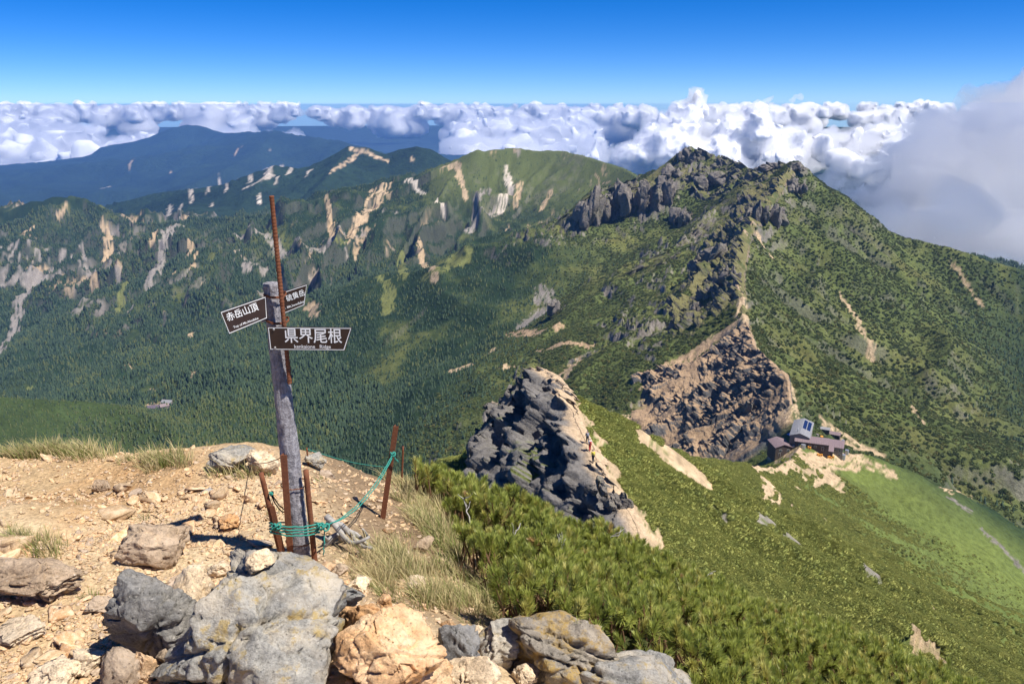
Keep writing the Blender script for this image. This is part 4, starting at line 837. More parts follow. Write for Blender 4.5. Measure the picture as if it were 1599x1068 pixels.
def shoot(seed, nn=100):
    """one upright creeping-pine shoot: stem with brush of needles"""
    g = np.random.default_rng(seed); V = []; F = []; L = .12
    for k in range(nn):
        t = g.uniform(0, 1) ** .7; z = L * (.15 + .8 * t); a = g.uniform(0, 6.283); el = .35 + .75 * t + g.normal(0, .12); ln = g.uniform(.040, .060)
        d = np.array([math.cos(a) * math.cos(el), math.sin(a) * math.cos(el), math.sin(el)]); s = np.cross(d, [0, 0, 1.]); s /= np.linalg.norm(s) + 1e-6; u = np.cross(s, d)
        p = np.array([0, 0, z]); w = .0019; mid = p + d * ln * .55 + u * .004; b = len(V)
        V += [p - s * w, p + s * w, mid + s * w * 1.1, mid - s * w * 1.1, p + d * ln + u * .010]; F += [(b, b + 1, b + 2), (b, b + 2, b + 3), (b + 3, b + 2, b + 4)]
    nd = len(F)
    for k in range(5):
        a0, a1 = 6.283 * k / 5, 6.283 * (k + 1) / 5; r0, r1 = .006, .0035; b = len(V)
        V += [np.array([math.cos(a0) * r0, math.sin(a0) * r0, -.14]), np.array([math.cos(a1) * r0, math.sin(a1) * r0, -.14]), np.array([math.cos(a1) * r1, math.sin(a1) * r1, L]), np.array([math.cos(a0) * r1, math.sin(a0) * r1, L])]; F += [(b, b + 1, b + 2), (b, b + 2, b + 3)]
    me = mesh_np('pine_shoot', np.array(V), np.array(F), smooth=False); return me, nd
M_BARK, nt, b = mat('pine_bark'); b.inputs['Base Color'].default_value = (.16, .09, .05, 1)
def needle_mat(i, cols):
    m, nt, b = mat('pine_needles_%d' % i); oi = N(nt, 'ShaderNodeObjectInfo'); c = ramp(nt, oi.outputs['Random'], [(0, cols[0]), (.8, cols[1]), (.9, cols[2]), (1, cols[2])]); nt.links.new(c, b.inputs['Base Color'])
    b.inputs['Roughness'].default_value = .42; b.inputs['Specular IOR Level'].default_value = .5
    tr = N(nt, 'ShaderNodeBsdfTranslucent'); nt.links.new(c, tr.inputs['Color']); mxs = N(nt, 'ShaderNodeMixShader'); mxs.inputs[0].default_value = .45
    nt.links.new(b.outputs[0], mxs.inputs[1]); nt.links.new(tr.outputs[0], mxs.inputs[2]); nt.links.new(mxs.outputs[0], nt.nodes['Material Output'].inputs[0]); return m
kinds = []
for i in range(4):
    me, nd = shoot(600 + i, 95 + 8 * i); me.materials.append(needle_mat(i, [(.31, .35, .075), (.48, .51, .12), (.58, .54, .16)] if i < 3 else [(.36, .36, .09), (.52, .48, .13), (.56, .38, .17)])); me.materials.append(M_BARK)
    mi = np.zeros(len(me.polygons), dtype=np.int32); mi[nd:] = 1; me.polygons.foreach_set('material_index', mi); kinds.append((me, me.materials[0]))
def canopy(x, y):                                                   # height of the thicket's upper surface
    bump_ = .16 * fbm(x * 1.1, y * 1.1, 2, 351) + .10 * (1 - 2 * np.abs(vn(x * 1.9 + 4, y * 1.9, 353))) + .05 * vn(x * 4.5, y * 4.5, 355)
    return slope_plane(x, y) + .27 + bump_
bnd_y = [690, 715, 740, 770, 800, 850, 900, 940, 965, 1000, 1060, 1140]; bnd_x = [625, 640, 668, 690, 705, 735, 765, 830, 905, 985, 1110, 1260]
n = 22000; th = frng.uniform(-.14, .72, n); r = np.sqrt(frng.uniform(3.0 ** 2, 13.2 ** 2, n)); x = r * np.sin(th); y = r * np.cos(th); z = canopy(x, y)
qx, qy = to_px(np.stack([x, y, z], 1)); inb = qx - np.interp(qy, bnd_y, bnd_x)
edge = np.clip(inb / 60, 0, 1); kp = (inb > 0) & (frng.uniform(0, 1, n) < np.clip(.45 + edge, 0, 1) * np.clip(9.5 / r, .4, 1) ** 1.5)
x, y, z, r, edge = x[kp], y[kp], z[kp], r[kp], edge[kp]
deep = frng.uniform(0, 1, len(x)) < .28; z = z - np.where(deep, frng.uniform(.05, .16, len(x)), frng.uniform(0, .03, len(x))) - (1 - edge) * .12
s = frng.uniform(.75, 1.25, len(x)) * np.clip(r / 7, 1, 1.5)
rot = np.stack([frng.normal(.18, .28, len(x)), frng.normal(.15, .28, len(x)), frng.uniform(0, 6.283, len(x))], 1)
pk = np.where(frng.uniform(0, 1, len(x)) < .07, 3, frng.integers(0, 3, len(x)))
instancer('creeping_pine_thicket', np.stack([x, y, z - .02], 1), rot, np.stack([s * 1.1, s * 1.1, s], 1), kinds, 'bright green creeping pine thicket beside the summit path', pk)
print('shoots', len(x))
# dark twiggy interior of the thicket
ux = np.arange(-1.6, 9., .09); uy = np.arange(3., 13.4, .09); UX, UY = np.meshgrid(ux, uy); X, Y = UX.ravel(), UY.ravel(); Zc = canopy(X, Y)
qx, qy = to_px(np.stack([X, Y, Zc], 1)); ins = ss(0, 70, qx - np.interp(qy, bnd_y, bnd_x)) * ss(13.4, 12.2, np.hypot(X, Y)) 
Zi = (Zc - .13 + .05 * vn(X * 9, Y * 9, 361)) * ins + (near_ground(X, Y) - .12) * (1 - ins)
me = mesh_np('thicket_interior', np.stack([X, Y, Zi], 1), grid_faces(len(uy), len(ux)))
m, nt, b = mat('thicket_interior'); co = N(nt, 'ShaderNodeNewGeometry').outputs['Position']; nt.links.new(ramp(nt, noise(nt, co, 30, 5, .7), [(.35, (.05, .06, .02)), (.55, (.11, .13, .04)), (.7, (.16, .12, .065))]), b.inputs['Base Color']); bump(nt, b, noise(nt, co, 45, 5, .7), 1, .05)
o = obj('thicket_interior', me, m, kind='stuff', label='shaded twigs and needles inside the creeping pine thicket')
def tube(pts, rad, n=6, name='tube', caps=True):
    """tube through points with a radius each"""
    pts = np.array(pts, float); m_ = len(pts); rad = np.broadcast_to(np.array(rad, float), (m_,)); T = np.gradient(pts, axis=0); T /= np.linalg.norm(T, axis=1, keepdims=True) + 1e-9
    up = np.array([.13, .31, .94]); V = []
    for p, t, r in zip(pts, T, rad):
        s = np.cross(t, up); s /= np.linalg.norm(s) + 1e-9; u = np.cross(s, t)
        for k in range(n): a = 6.28318 * k / n; V.append(p + s * math.cos(a) * r + u * math.sin(a) * r)
    F = [(i * n + k, i * n + (k + 1) % n, (i + 1) * n + (k + 1) % n, (i + 1) * n + k) for i in range(m_ - 1) for k in range(n)]
    V.append(pts[0]); V.append(pts[-1]); c0, c1 = len(V) - 2, len(V) - 1
    Q = [list(f) for f in F] + [[c0, (k + 1) % n, k] for k in range(n)] + [[c1, (m_ - 1) * n + k, (m_ - 1) * n + (k + 1) % n] for k in range(n)]
    me = bpy.data.meshes.new(name); me.from_pydata([tuple(v) for v in V], [], Q); me.polygons.foreach_set('use_smooth', np.ones(len(me.polygons), dtype=bool)); return me
def join_meshes(name, ms):
    bm = bmesh.new()
    for q in ms: bm.from_mesh(q)
    me = bpy.data.meshes.new(name); bm.to_mesh(me); bm.free(); me.polygons.foreach_set('use_smooth', np.ones(len(me.polygons), dtype=bool))
    return me
M_DEAD, nt, b = mat('dead_wood'); co = N(nt, 'ShaderNodeTexCoord').outputs['Object']; nt.links.new(ramp(nt, noise(nt, co, 40, 5, .7), [(.35, (.22, .20, .18)), (.6, (.44, .41, .37))]), b.inputs['Base Color'])
def twig(seed, p, ln, yaw, pitch, r=.007, forks=4):
    g = np.random.default_rng(seed); ms = []; d = np.array([math.cos(yaw) * math.cos(pitch), math.sin(yaw) * math.cos(pitch), math.sin(pitch)])
    pts = [np.array(p) + d * ln * t + g.normal(size=3) * ln * .03 for t in np.linspace(0, 1, 7)]; ms.append(tube(pts, np.linspace(r, r * .35, 7), 6))
    for k in range(forks):
        i = g.integers(1, 6); e = d + g.normal(size=3) * .7; e /= np.linalg.norm(e); l2 = ln * g.uniform(.25, .5); ms.append(tube([pts[i] + e * l2 * t + g.normal(size=3) * l2 * .04 for t in np.linspace(0, 1, 5)], np.linspace(r * .6, r * .2, 5), 5))
    return join_meshes('dead_branch', ms)
for i, (px, py, ln, yw, pi_, lb) in enumerate([(925, 862, .34, .5, .5, 'bare grey forked branch sticking out of the pine thicket'), (888, 892, .26, 1.9, .8, 'thin bare twigs standing in the middle of the pine thicket'), (790, 850, .2, .9, .6, 'short bleached twig poking from the pine near the path'), (735, 818, .22, 2.0, .9, 'bleached twig at the upper edge of the pine thicket'), (1080, 905, .2, .2, .3, 'pale dead twig low in the pine slope')]):
    a, b_ = ray(px, py); Y = np.linspace(3, 13, 400); d = b_ * Y - canopy(a * Y, Y); k = int(np.argmax(d < 0)); p = (a * Y[k], Y[k], b_ * Y[k] - .02)
    obj('dead_branch', twig(700 + i, p, ln, yw, pi_), M_DEAD, label=lb, cat='branch')
p = ghit(540, 852); ms = [tube([p + np.array([-.12 + .3 * t, -.05 + .12 * math.sin(3 * t + k), .03 + .05 * k + .04 * math.sin(5 * t + k)]) for t in np.linspace(0, 1, 8)], np.linspace(.022, .008, 8), 7) for k in range(3)]
ms += [tube([p + np.array([-.1 + .05 * k, .03 * k, .02]) + np.array([.02 * k, -.1 * t, .10 * t]) for t in np.linspace(0, 1, 5)], np.linspace(.016, .006, 5), 6) for k in range(4)]
obj('driftwood_root', join_meshes('driftwood_root', ms), M_DEAD, label='weathered grey gnarled root lying at the foot of the signpost', cat='root')
# ------------------------------------------------------------------ signpost, stakes and ropes
def ngon_prism(name, pts2, o, ux, uy, nrm, th):
    """flat plate: outline pts2 in the (ux, uy) plane at o, thickness th along -nrm"""
    bm = bmesh.new(); fr = [bm.verts.new(o + ux * a + uy * b) for a, b in pts2]; bk = [bm.verts.new(o + ux * a + uy * b - nrm * th) for a, b in pts2]
    bm.faces.new(fr); bm.faces.new(bk[::-1]); n = len(fr)
    for i in range(n): bm.faces.new([fr[(i + 1) % n], fr[i], bk[i], bk[(i + 1) % n]])
    bmesh.ops.recalc_face_normals(bm, faces=bm.faces[:]); me = bpy.data.meshes.new(name); bm.to_mesh(me); bm.free(); return me
def simple_mat(name, col, rough=.6, spec=.3, metal=0., var=None, vs_=30., bs=0., bd=.002):
    m, nt, b = mat(name); b.inputs['Base Color'].default_value = (*col, 1); b.inputs['Roughness'].default_value = rough; b.inputs['Specular IOR Level'].default_value = spec; b.inputs['Metallic'].default_value = metal
    if var:
        co = N(nt, 'ShaderNodeTexCoord').outputs['Object']; n_ = noise(nt, co, vs_, 6, .65); nt.links.new(ramp(nt, n_, [(.3, col), (.7, var)]), b.inputs['Base Color'])
        if bs: bump(nt, b, n_, bs, bd)
    return m
M_RUST = simple_mat('rusty_iron', (.14, .05, .028), .85, .2, 0, (.24, .095, .045), 60, .6, .004); M_BROWN = simple_mat('sign_brown', (.030, .016, .011), .45, .35, 0, (.045, .026, .018), 20); M_WHITE = simple_mat('sign_white', (.82, .82, .80), .5)
M_BOLT = simple_mat('bolt_steel', (.35, .34, .33), .5, .5, .6); M_ROPE = simple_mat('green_rope', (.03, .22, .17), .75, .2, 0, (.06, .32, .25), 160, .8, .003); M_BLACK = simple_mat('dark_rope', (.03, .03, .032), .8)
M_POST, nt, b = mat('weathered_post'); co = N(nt, 'ShaderNodeTexCoord').outputs['Object']; mp = N(nt, 'ShaderNodeMapping'); mp.inputs['Scale'].default_value = (1, 1, .16); nt.links.new(co, mp.inputs['Vector'])
n1 = noise(nt, mp.outputs[0], 70, 8, .72); n2 = noise(nt, co, 45, 6, .7); n3 = noise(nt, co, 6, 4, .6)
c = ramp(nt, n1, [(.3, (.17, .16, .165)), (.5, (.34, .325, .33)), (.7, (.52, .50, .50))]); c = mixc(nt, 1., c, ramp(nt, n2, [(.35, (.62, .6, .62)), (.55, (1, 1, 1)), (.75, (1.35, 1.33, 1.33))]), 'MULTIPLY'); c = mixc(nt, 1., c, ramp(nt, n3, [(.3, (.8, .78, .8)), (.7, (1.15, 1.15, 1.17))]), 'MULTIPLY')
nt.links.new(c, b.inputs['Base Color']); bump(nt, b, n2, 1., .018); b.inputs['Roughness'].default_value = .8

pb_ = ghit(468, 872); YP = pb_[1]
def pt(px, py, dy=0.): return np.array(at(px, py, YP + dy))
root = bpy.data.objects.new('signpost', None); COL.objects.link(root); root.location = pb_
root['label'] = 'weathered grey trail signpost with three dark brown Japanese direction boards'; root['category'] = 'signpost'
bpy.context.view_layer.update()
def child(name, me, m, parent=root, label=None):
    o = obj(name, me, m, parent=parent, label=label)
    base = Vector((0, 0, 0)); q = parent
    while q is not None: base += q.location; q = q.parent
    me.transform(Matrix.Translation(-base)); return o
# post: slightly leaning log
bot = pb_ + np.array([.0, 0, -.12]); topc = pt(424.5, 442); nr, ns = 110, 28; PR0, PR1 = wpx(pb_, 34) / 2, wpx(topc, 25) / 2
V = []
for i in range(nr):
    t = i / (nr - 1); c0 = bot + (topc - bot) * t + np.array([.006 * math.sin(5 * t), 0, 0])
    for k in range(ns):
        a = 6.28318 * k / ns; V.append(c0 + np.array([math.cos(a), math.sin(a), 0]) * (PR0 + (PR1 - PR0) * t))
V = np.array(V); cc = np.repeat(np.array([bot + (topc - bot) * i / (nr - 1) for i in range(nr)]), ns, 0); rad = V - cc; rn = np.linalg.norm(rad, axis=1, keepdims=True) + 1e-9
V = V + rad / rn * (.0045 * fbm3(V * np.array([26, 26, 9]), 3, 801) - .006 * np.maximum(0, .25 - np.abs(vn3(V * np.array([40, 40, 22]), 805))) / .25 + .002 * fbm3(V * 90, 2, 807))[:, None]
F = np.array([(i * ns + k, i * ns + (k + 1) % ns, (i + 1) * ns + (k + 1) % ns, (i + 1) * ns + k) for i in range(nr - 1) for k in range(ns)]); me = mesh_np('post', V, F)
bm = bmesh.new(); bm.from_mesh(me); bm.verts.ensure_lookup_table(); bm.faces.new([bm.verts[(nr - 1) * ns + k] for k in range(ns)]); bm.to_mesh(me); bm.free(); child('post', me, M_POST)
def post_c(py): 
    z = pt(450, py)[2]; t = (z - bot[2]) / (topc[2] - bot[2]); return bot + (topc - bot) * t, PR0 + (PR1 - PR0) * t
# reinforcing bar in front of the post
def bar(p0, p1, r, n=10, name='bar', ribs=True):
    L = np.linalg.norm(p1 - p0); m_ = int(L / .0045) if ribs else 12; t = np.linspace(0, 1, m_); pts = p0 + (p1 - p0) * t[:, None]
    rr = r * (1 + (.16 * (np.sin(t * L / .018 * 6.283) > .3) if ribs else 0) + .05 * vn(t * 40, t * 0 + 3, 5)); return tube(pts, rr, n, name)
pc, pr = post_c(560); rb = wpx(topc, 6.6) / 2
child('reinforcing_bar', bar(pt(424, 306, -pr - rb * 2 - .03), pt(452.5, 599, -pr - rb * 1.3), rb), M_RUST)
def wire(py, wraps, r=.0022, over=0.):
    pc, pr = post_c(py); th = np.linspace(0, 6.283 * wraps, 40 * wraps); R_ = pr + .004 + over * ss(.2, 1, -np.sin(th) * np.cos(th - 1)); return tube(np.stack([pc[0] + np.cos(th) * R_ + .02 * (np.cos(th) > .6), pc[1] + np.sin(th) * (R_ + .012), pc[2] + .004 * th / 6.283 + .006 * np.sin(th * 2)], 1), r, 5)
child('binding_wire', wire(462, 3), M_RUST); child('binding_wire', wire(502, 3), M_RUST); child('binding_wire', wire(756, 1, .003, .03), M_RUST); child('binding_wire', wire(843, 1, .003, .03), M_RUST)
# boards
def text_mesh(body, size, sx=1.):
    cu = bpy.data.curves.new('lettering', 'FONT'); cu.body = body; cu.size = size; cu.align_x = 'CENTER'; cu.align_y = 'CENTER'; cu.resolution_u = 4; cu.extrude = .0004; cu.offset = size * .008
    o = bpy.data.objects.new('t', cu); COL.objects.link(o); dg = bpy.context.evaluated_depsgraph_get(); me = bpy.data.meshes.new_from_object(o.evaluated_get(dg)); bpy.data.objects.remove(o); me.name = 'lettering'
    me.transform(Matrix.Diagonal((sx, 1, 1, 1))); return me
def board(corners, kanji, kc, kw, latin, lc_, lw, bolts=(), label=''):
    """corners: 4 world points (outline order); text placed by plane coordinates measured in photo pixels"""
    c = [Vector(p) for p in corners]; ux = ((c[1] - c[0]) + (c[2] - c[3])).normalized(); nrm = ux.cross((c[3] - c[0])).normalized()
    if nrm.y > 0: nrm = -nrm
    uy = nrm.cross(ux); uy = uy if uy.z > 0 else -uy; o = c[0].copy(); P2 = [((p - o).dot(ux), (p - o).dot(uy)) for p in c]
    th = .006
    sb = obj('sign_board', ngon_prism('sign_board', P2, o, ux, uy, nrm, th), M_BROWN, parent=root, label=label); sb.data.transform(Matrix.Translation(-Vector(pb_)))
    cen = (sum(p[0] for p in P2) / 4, sum(p[1] for p in P2) / 4)
    def sub(name, me, m):
        q = obj(name, me, m, parent=sb); me.transform(Matrix.Translation(-Vector(pb_))); return q
    # white border line
    ins = lambda k: [(cen[0] + (a - cen[0]) * k, cen[1] + (b - cen[1]) * (k - (1 - k) * 2.0)) for a, b in P2]
    A, Bq = ins(.985), ins(.965); bm = bmesh.new(); fo = nrm * .0008
    va = [bm.verts.new(o + ux * a + uy * b + fo) for a, b in A]; vb = [bm.verts.new(o + ux * a + uy * b + fo) for a, b in Bq]
    for i in range(4): bm.faces.new([va[i], va[(i + 1) % 4], vb[(i + 1) % 4], vb[i]])
    me = bpy.data.meshes.new('border'); bm.to_mesh(me); bm.free(); sub('border', me, M_WHITE)
    M3 = Matrix((ux, uy, nrm)).transposed()
    for body, (px, py), wid in ((kanji, kc, kw), (latin, lc_, lw)):
        a, b = ray(px, py); d = Vector((a, 1, b)); t = (o - Vector((0, 0, 0))).dot(nrm) / d.dot(nrm); pos = d * t + nrm * .0012
        me = text_mesh(body, 1.); xs = [v.co.x for v in me.vertices]; s = wpx(np.array(pos), wid) / (max(xs) - min(xs)); me.transform(Matrix.Diagonal((s, s * (1.12 if body == kanji else 1.0), .002, 1)))
        me.transform(Matrix.Translation(pos) @ M3.to_4x4()); sub('lettering', me, M_WHITE)
    for (px, py) in bolts:
        a, b = ray(px, py); d = Vector((a, 1, b)); t = o.dot(nrm) / d.dot(nrm); pos = d * t; bm = bmesh.new(); bmesh.ops.create_uvsphere(bm, u_segments=10, v_segments=6, radius=.007); me = bpy.data.meshes.new('bolt'); bm.to_mesh(me); bm.free(); me.transform(Matrix.Translation(pos)); sub('bolt', me, M_BOLT)
    return sb
pc, pr = post_c(528); dz = -pr - rb * 2 - .045
board([pt(421.5, 546.5, dz), pt(538.5, 547.5, dz), pt(549.5, 511.5, dz), pt(417.5, 510.5, dz)], '県界尾根', (489, 526), 90, 'kenkaione   Ridge', (488, 541.3), 57, ((427.5, 514.5), (429.5, 543)), 'front board reading 県界尾根 over kenkaione Ridge')
board([pt(358, 522, -.17), pt(417, 497, -.075), pt(415, 463, -.075), pt(344, 487, -.17)], '赤岳山頂', (378.5, 488), 50, 'Top of Mt.Akadake', (384, 504), 40, (), 'left pointing board reading 赤岳山頂')
board([pt(408, 505, .06), pt(475.5, 476.5, .16), pt(479.5, 444, .16), pt(408, 467, .06)], '横岳・硫黄岳', (447, 467.5), 60, 'Mt.Yokodake - Mt.Iwodake', (444, 482), 64, (), 'right pointing board reading 横岳・硫黄岳, half hidden by the post')
# iron stakes
def stake(name, label, p0, p1, w, dy, angle=False, group=None):
    base = ghit(*p0); base = np.array(at(p0[0], p0[1], YP + dy)); tp = np.array(at(p1[0], p1[1], YP + dy)); r = wpx(base, w) / 2
    d = (tp - base) / np.linalg.norm(tp - base); gz = near_ground(np.array([base[0]]), np.array([base[1]]))[0]; b0 = base - d * max(.06, base[2] - gz + .08)
    if angle:
        bm = bmesh.new(); sx = np.array([1, 0, 0.]); sy = np.array([.25, 1, 0.]); pr_ = [(-1, 0), (1, 0), (1, .3), (-.7, .3), (-.7, 2), (-1, 2)]
        lo = [bm.verts.new(b0 + sx * a * r + sy * b * r) for a, b in pr_]; hi = [bm.verts.new(tp + sx * a * r + sy * b * r) for a, b in pr_]; n = 6
        for i in range(n): bm.faces.new([lo[i], lo[(i + 1) % n], hi[(i + 1) % n], hi[i]])
        bm.faces.new(hi); bm.faces.new(lo[::-1]); bmesh.ops.recalc_face_normals(bm, faces=bm.faces[:]); me = bpy.data.meshes.new(name); bm.to_mesh(me); bm.free()
    else: me = tube(np.linspace(b0, tp, 14), r * (1 + .04 * vn(np.arange(14) * .9, np.zeros(14), 4)), 10, name)
    o = obj(name, me, M_RUST, label=label, cat='stake', group=group); me.transform(Matrix.Translation(-Vector(b0))); o.location = b0; return base, tp
stake('iron_stake', 'leaning rusty iron pipe stake apart from the post, tied with green rope', (437, 860), (407.5, 738), 8, -.03)
stake('iron_stake', 'short rusty angle iron beside the leaning pipe stake', (441, 862), (424, 790), 8, -.06, True)
stake('iron_stake', 'rusty angle iron stake strapped to the left side of the post', (453, 866), (442.5, 711), 9.5, -.075, True)
stake('iron_stake', 'rusty pipe stake strapped to the right side of the post', (491, 870), (477.5, 734), 8.5, -.04)
gs = ghit(597.5, 809); DY = gs[1] - YP
SB, ST = stake('iron_stake', 'lone rusty iron stake holding up the green rope', (597.5, 809), (618, 666), 8, DY, True)
gf = ghit(629, 724); stake('iron_stake', 'thin short rusty stake in the grass at the plateau edge', (628.5, 723), (629.5, 697), 3.2, gf[1] - YP)
# ropes
def rope_line(P0, P1, sag, n=24, wob=.004, seed=0):
    t = np.linspace(0, 1, n)[:, None]; p = P0 + (P1 - P0) * t; p[:, 2] -= sag * 4 * (t * (1 - t))[:, 0]; g = np.random.default_rng(seed); p[1:-1] += g.normal(0, wob * .4, (n - 2, 3)); return p
ms = []; RR = wpx(pb_, 2.5) / 2
for k in range(4):                                                  # wrap round stakes and post
    py = 819 + k * 4.5; ring = [pt(422, py - 2, -.06), pt(430, py, -.11), pt(448, py + 4, -.13), pt(470, py + 4, -.12), pt(490, py + 1, -.10), pt(500, py - 2, -.07), pt(492, py - 3, .08), pt(460, py - 3, .10), pt(428, py - 3, .05), pt(421, py - 3, -.02), pt(422, py - 2, -.06)]
    ring = np.array(ring); u = np.linspace(0, len(ring) - 1, 60); ms.append(tube(np.stack([np.interp(u, np.arange(len(ring)), ring[:, j]) for j in range(3)], 1) + np.random.default_rng(k).normal(0, .0015, (60, 3)), RR, 6))
def knot(c, r, seed):
    t = np.linspace(0, 6.283, 60); p = c + r * np.stack([(1 + .4 * np.cos(3 * t)) * np.cos(2 * t) * .6, (1 + .4 * np.cos(3 * t)) * np.sin(2 * t) * .6, .5 * np.sin(3 * t)], 1); return tube(p, RR * 1.05, 6)
ms += [knot(pt(433, 821, -.12), .024, 1), knot(pt(428, 824, -.11), .02, 2), knot(pt(507, 823, -.09), .03, 3), knot(pt(500, 821, -.09), .024, 4)]
obj('rope_lashing', join_meshes('rope_lashing', ms), M_ROPE, label='green rope lashing wound round the post and its stakes', cat='rope')
KN = np.array(at(613, 709, gs[1] - .02)); k0 = pt(507, 822, -.09); ms = [tube(rope_line(k0, KN, .085, 30, .003, 1), RR * .8, 6), tube(rope_line(k0 + np.array([.01, 0, .012]), KN + np.array([0, 0, -.02]), .10, 30, .003, 2), RR * .8, 6)]
ms += [knot(KN, .022, 5), tube(rope_line(KN, np.array(at(622, 722, gs[1] - .02)), .0, 6, .003, 3), RR * .8, 6), tube(rope_line(KN, np.array(at(604, 727, gs[1] - .03)), .0, 6, .003, 3), RR * .8, 6)]
obj('slack_rope', join_meshes('slack_rope', ms), M_ROPE, label='slack green rope running from the post to the lone stake', cat='rope')
obj('rope_tail', tube(rope_line(k0, np.array(at(505, 868, YP - .12)), 0, 12, .006, 4), RR * .8, 6), M_ROPE, label='green rope end hanging from the knot beside the post', cat='rope')
ms = [tube(rope_line(pt(423.5, 770, -.03), pt(446, 796, -.02), .02, 10, .003, 6), RR * .8, 6), tube(rope_line(pt(424, 774, -.03), pt(446, 799, -.02), .03, 10, .003, 7), RR * .8, 6)]
obj('dark_rope', join_meshes('dark_rope', ms), M_BLACK, label='short dark rope between the pipe stake and the post', cat='rope')
obj('rope_knot', knot(pt(423.5, 770, -.04), .012, 8), M_ROPE, label='small green knot tied on the leaning pipe stake', cat='rope')
g1 = ghit(480, 728); g2 = ghit(601, 738); Q0 = np.array(at(478, 700, g1[1])); Q1 = np.array(at(604, 729, g2[1])); obj('far_rope', tube(rope_line(Q0, Q1, .03, 20, .002, 9), RR * .55, 5), M_ROPE, label='thin green rope along the plateau edge behind the post', cat='rope')
stake('iron_stake', 'thin rusty rod behind the post carrying the far rope', (482, 729), (479, 699), 2.6, g1[1] - YP)
obj('rusty_wire', tube(rope_line(pt(442, 713, -.07), np.array(at(392, 722, ghit(392, 735)[1])), .02, 14, .003, 11), .003, 5), M_RUST, label='rusty wire stretched from the stake to the plateau boulders', cat='wire')
# ------------------------------------------------------------------ the crag on the ridge, hikers, rock towers
from mathutils.bvhtree import BVHTree
cr_px = [(1012, 845, 82), (1000, 820, 85), (975, 788, 89), (945, 742, 94), (922, 700, 100), (900, 655, 108), (884, 610, 119), (868, 588, 125), (850, 578, 129), (825, 588, 132), (800, 606, 134), (770, 640, 136)]
cp = np.array([at(*p) for p in cr_px]); sl_ = np.concatenate([[0], np.cumsum(np.linalg.norm(np.diff(cp[:, :2], axis=0), axis=1))]); nu, nv = 290, 210
u = np.linspace(0, sl_[-1], nu); ctr = np.stack([np.interp(u, sl_, cp[:, j]) for j in range(3)], 1); ker = np.ones(9) / 9
for j in range(3): ctr[4:-4, j] = np.convolve(ctr[:, j], ker, 'same')[4:-4]
T = np.gradient(ctr[:, :2], axis=0); T /= np.linalg.norm(T, axis=1, keepdims=True); Nl = np.stack([-T[:, 1], T[:, 0]], 1)           # left-hand normal
v = np.concatenate([-np.linspace(1, 0, 90, endpoint=False) ** 13, np.linspace(0, 1, nv - 90) ** 1.1 * 30])                       # <0 right side, >0 left side (metres)
Vv, Uu = np.meshgrid(v, np.arange(nu)); vl = Vv.ravel(); ui = Uu.ravel(); s_ = u[ui]; fade = ss(0, 12, s_)
left = np.clip(vl, 0, None); right = np.clip(-vl, 0, None); rl = np.sqrt(left ** 2 + .6) - .775; rr_ = np.sqrt(right ** 2 + .6) - .775
prof = fbm(s_ / 9, left / 8, 3, 901); drop_l = (.55 * rl + .52 * np.clip(left - 2.2 - 1.5 * prof, 0, None) - .1 * np.clip(left - 14, 0, None)) * (.55 + .45 * fade); drop_r = .42 * rr_ + .035 * right ** 2
px_ = ctr[ui, 0] + Nl[ui, 0] * vl; py_ = ctr[ui, 1] + Nl[ui, 1] * vl; pz_ = ctr[ui, 2] - drop_l - drop_r
Vc = np.stack([px_, py_, pz_], 1); rockm = ss(.6, 2.6, left + .8 * fbm(s_ / 4, vl / 4, 3, 905)) ; rockm = np.maximum(rockm, .75 * ss(.0, .35, fbm(s_ / 5, vl / 2.5, 3, 907)))
def blocky(p, sc, seed):                                            # cell steps: jointed rock
    c_ = np.floor(p / sc + .35 * np.stack([vn3(p / sc * .8, seed), vn3(p / sc * .8 + 7, seed), vn3(p / sc * .8 + 13, seed)], 1)); return _h(c_[:, 0] + 31 * c_[:, 2], c_[:, 1] + 57 * c_[:, 2], seed)
dsp = 1.3 * (1 - 2 * np.abs(vn3(Vc / 6.5, 911))) + 1.7 * blocky(Vc, np.array([2.6, 4.2, 3.4]), 913) + .9 * blocky(Vc, np.array([1.3, 1.3, 2.0]), 915) + .35 * fbm3(Vc / 1.2, 3, 917)
edge = ss(-7, -4, vl) * ss(30, 25, vl)
nrmx = Nl[ui, 0]; nrmy = Nl[ui, 1]; Vc = Vc + np.stack([nrmx * .8, nrmy * .8, np.full(len(vl), .6)], 1) * (dsp * (.12 + .95 * rockm) * edge * (.5 + .5 * fade))[:, None]
Vc[:, 2] -= 3.5 * ss(-4.5, -7, vl) + 2.5 * ss(6, 0, s_)
F = grid_faces(nu, len(v)); me = mesh_np('crag', Vc, F, smooth=False)
# turf and path colours
e1 = Vc.reshape(nu, len(v), 3); nxc, nyc, nzc = slope_of(e1[:, :, 0], e1[:, :, 1], e1[:, :, 2]); nb_ = fbm(s_ / 2, vl / 2, 4, 921, .6)
Cc = np.tile(np.array([.175, .162, .150]), (len(vl), 1)) * (1 + .35 * nb_)[:, None]
Cc = mx(Cc, np.array([.53, .39, .25]) , ss(.55, .8, nzc + .1 * nb_) * ss(1.7, .5, left + .6 * nb_) * ss(5, 2.2, right + 1.2 * nb_)); Cc = mx(Cc, np.array([.12, .14, .035]), ss(.62, .8, nzc) * ss(.1, .4, nb_) * ss(3, 6, left)); Cc = mx(Cc, np.array([.075, .105, .026]), ss(2.2, 3.4, right + 1.4 * nb_))
set_col(me, np.clip(Cc, .01, .9)); crag_o = obj('rocky_crag', me, terrain_mat('crag_rock', 2.2), kind='structure', label='jagged grey crag on the ridge below the summit')
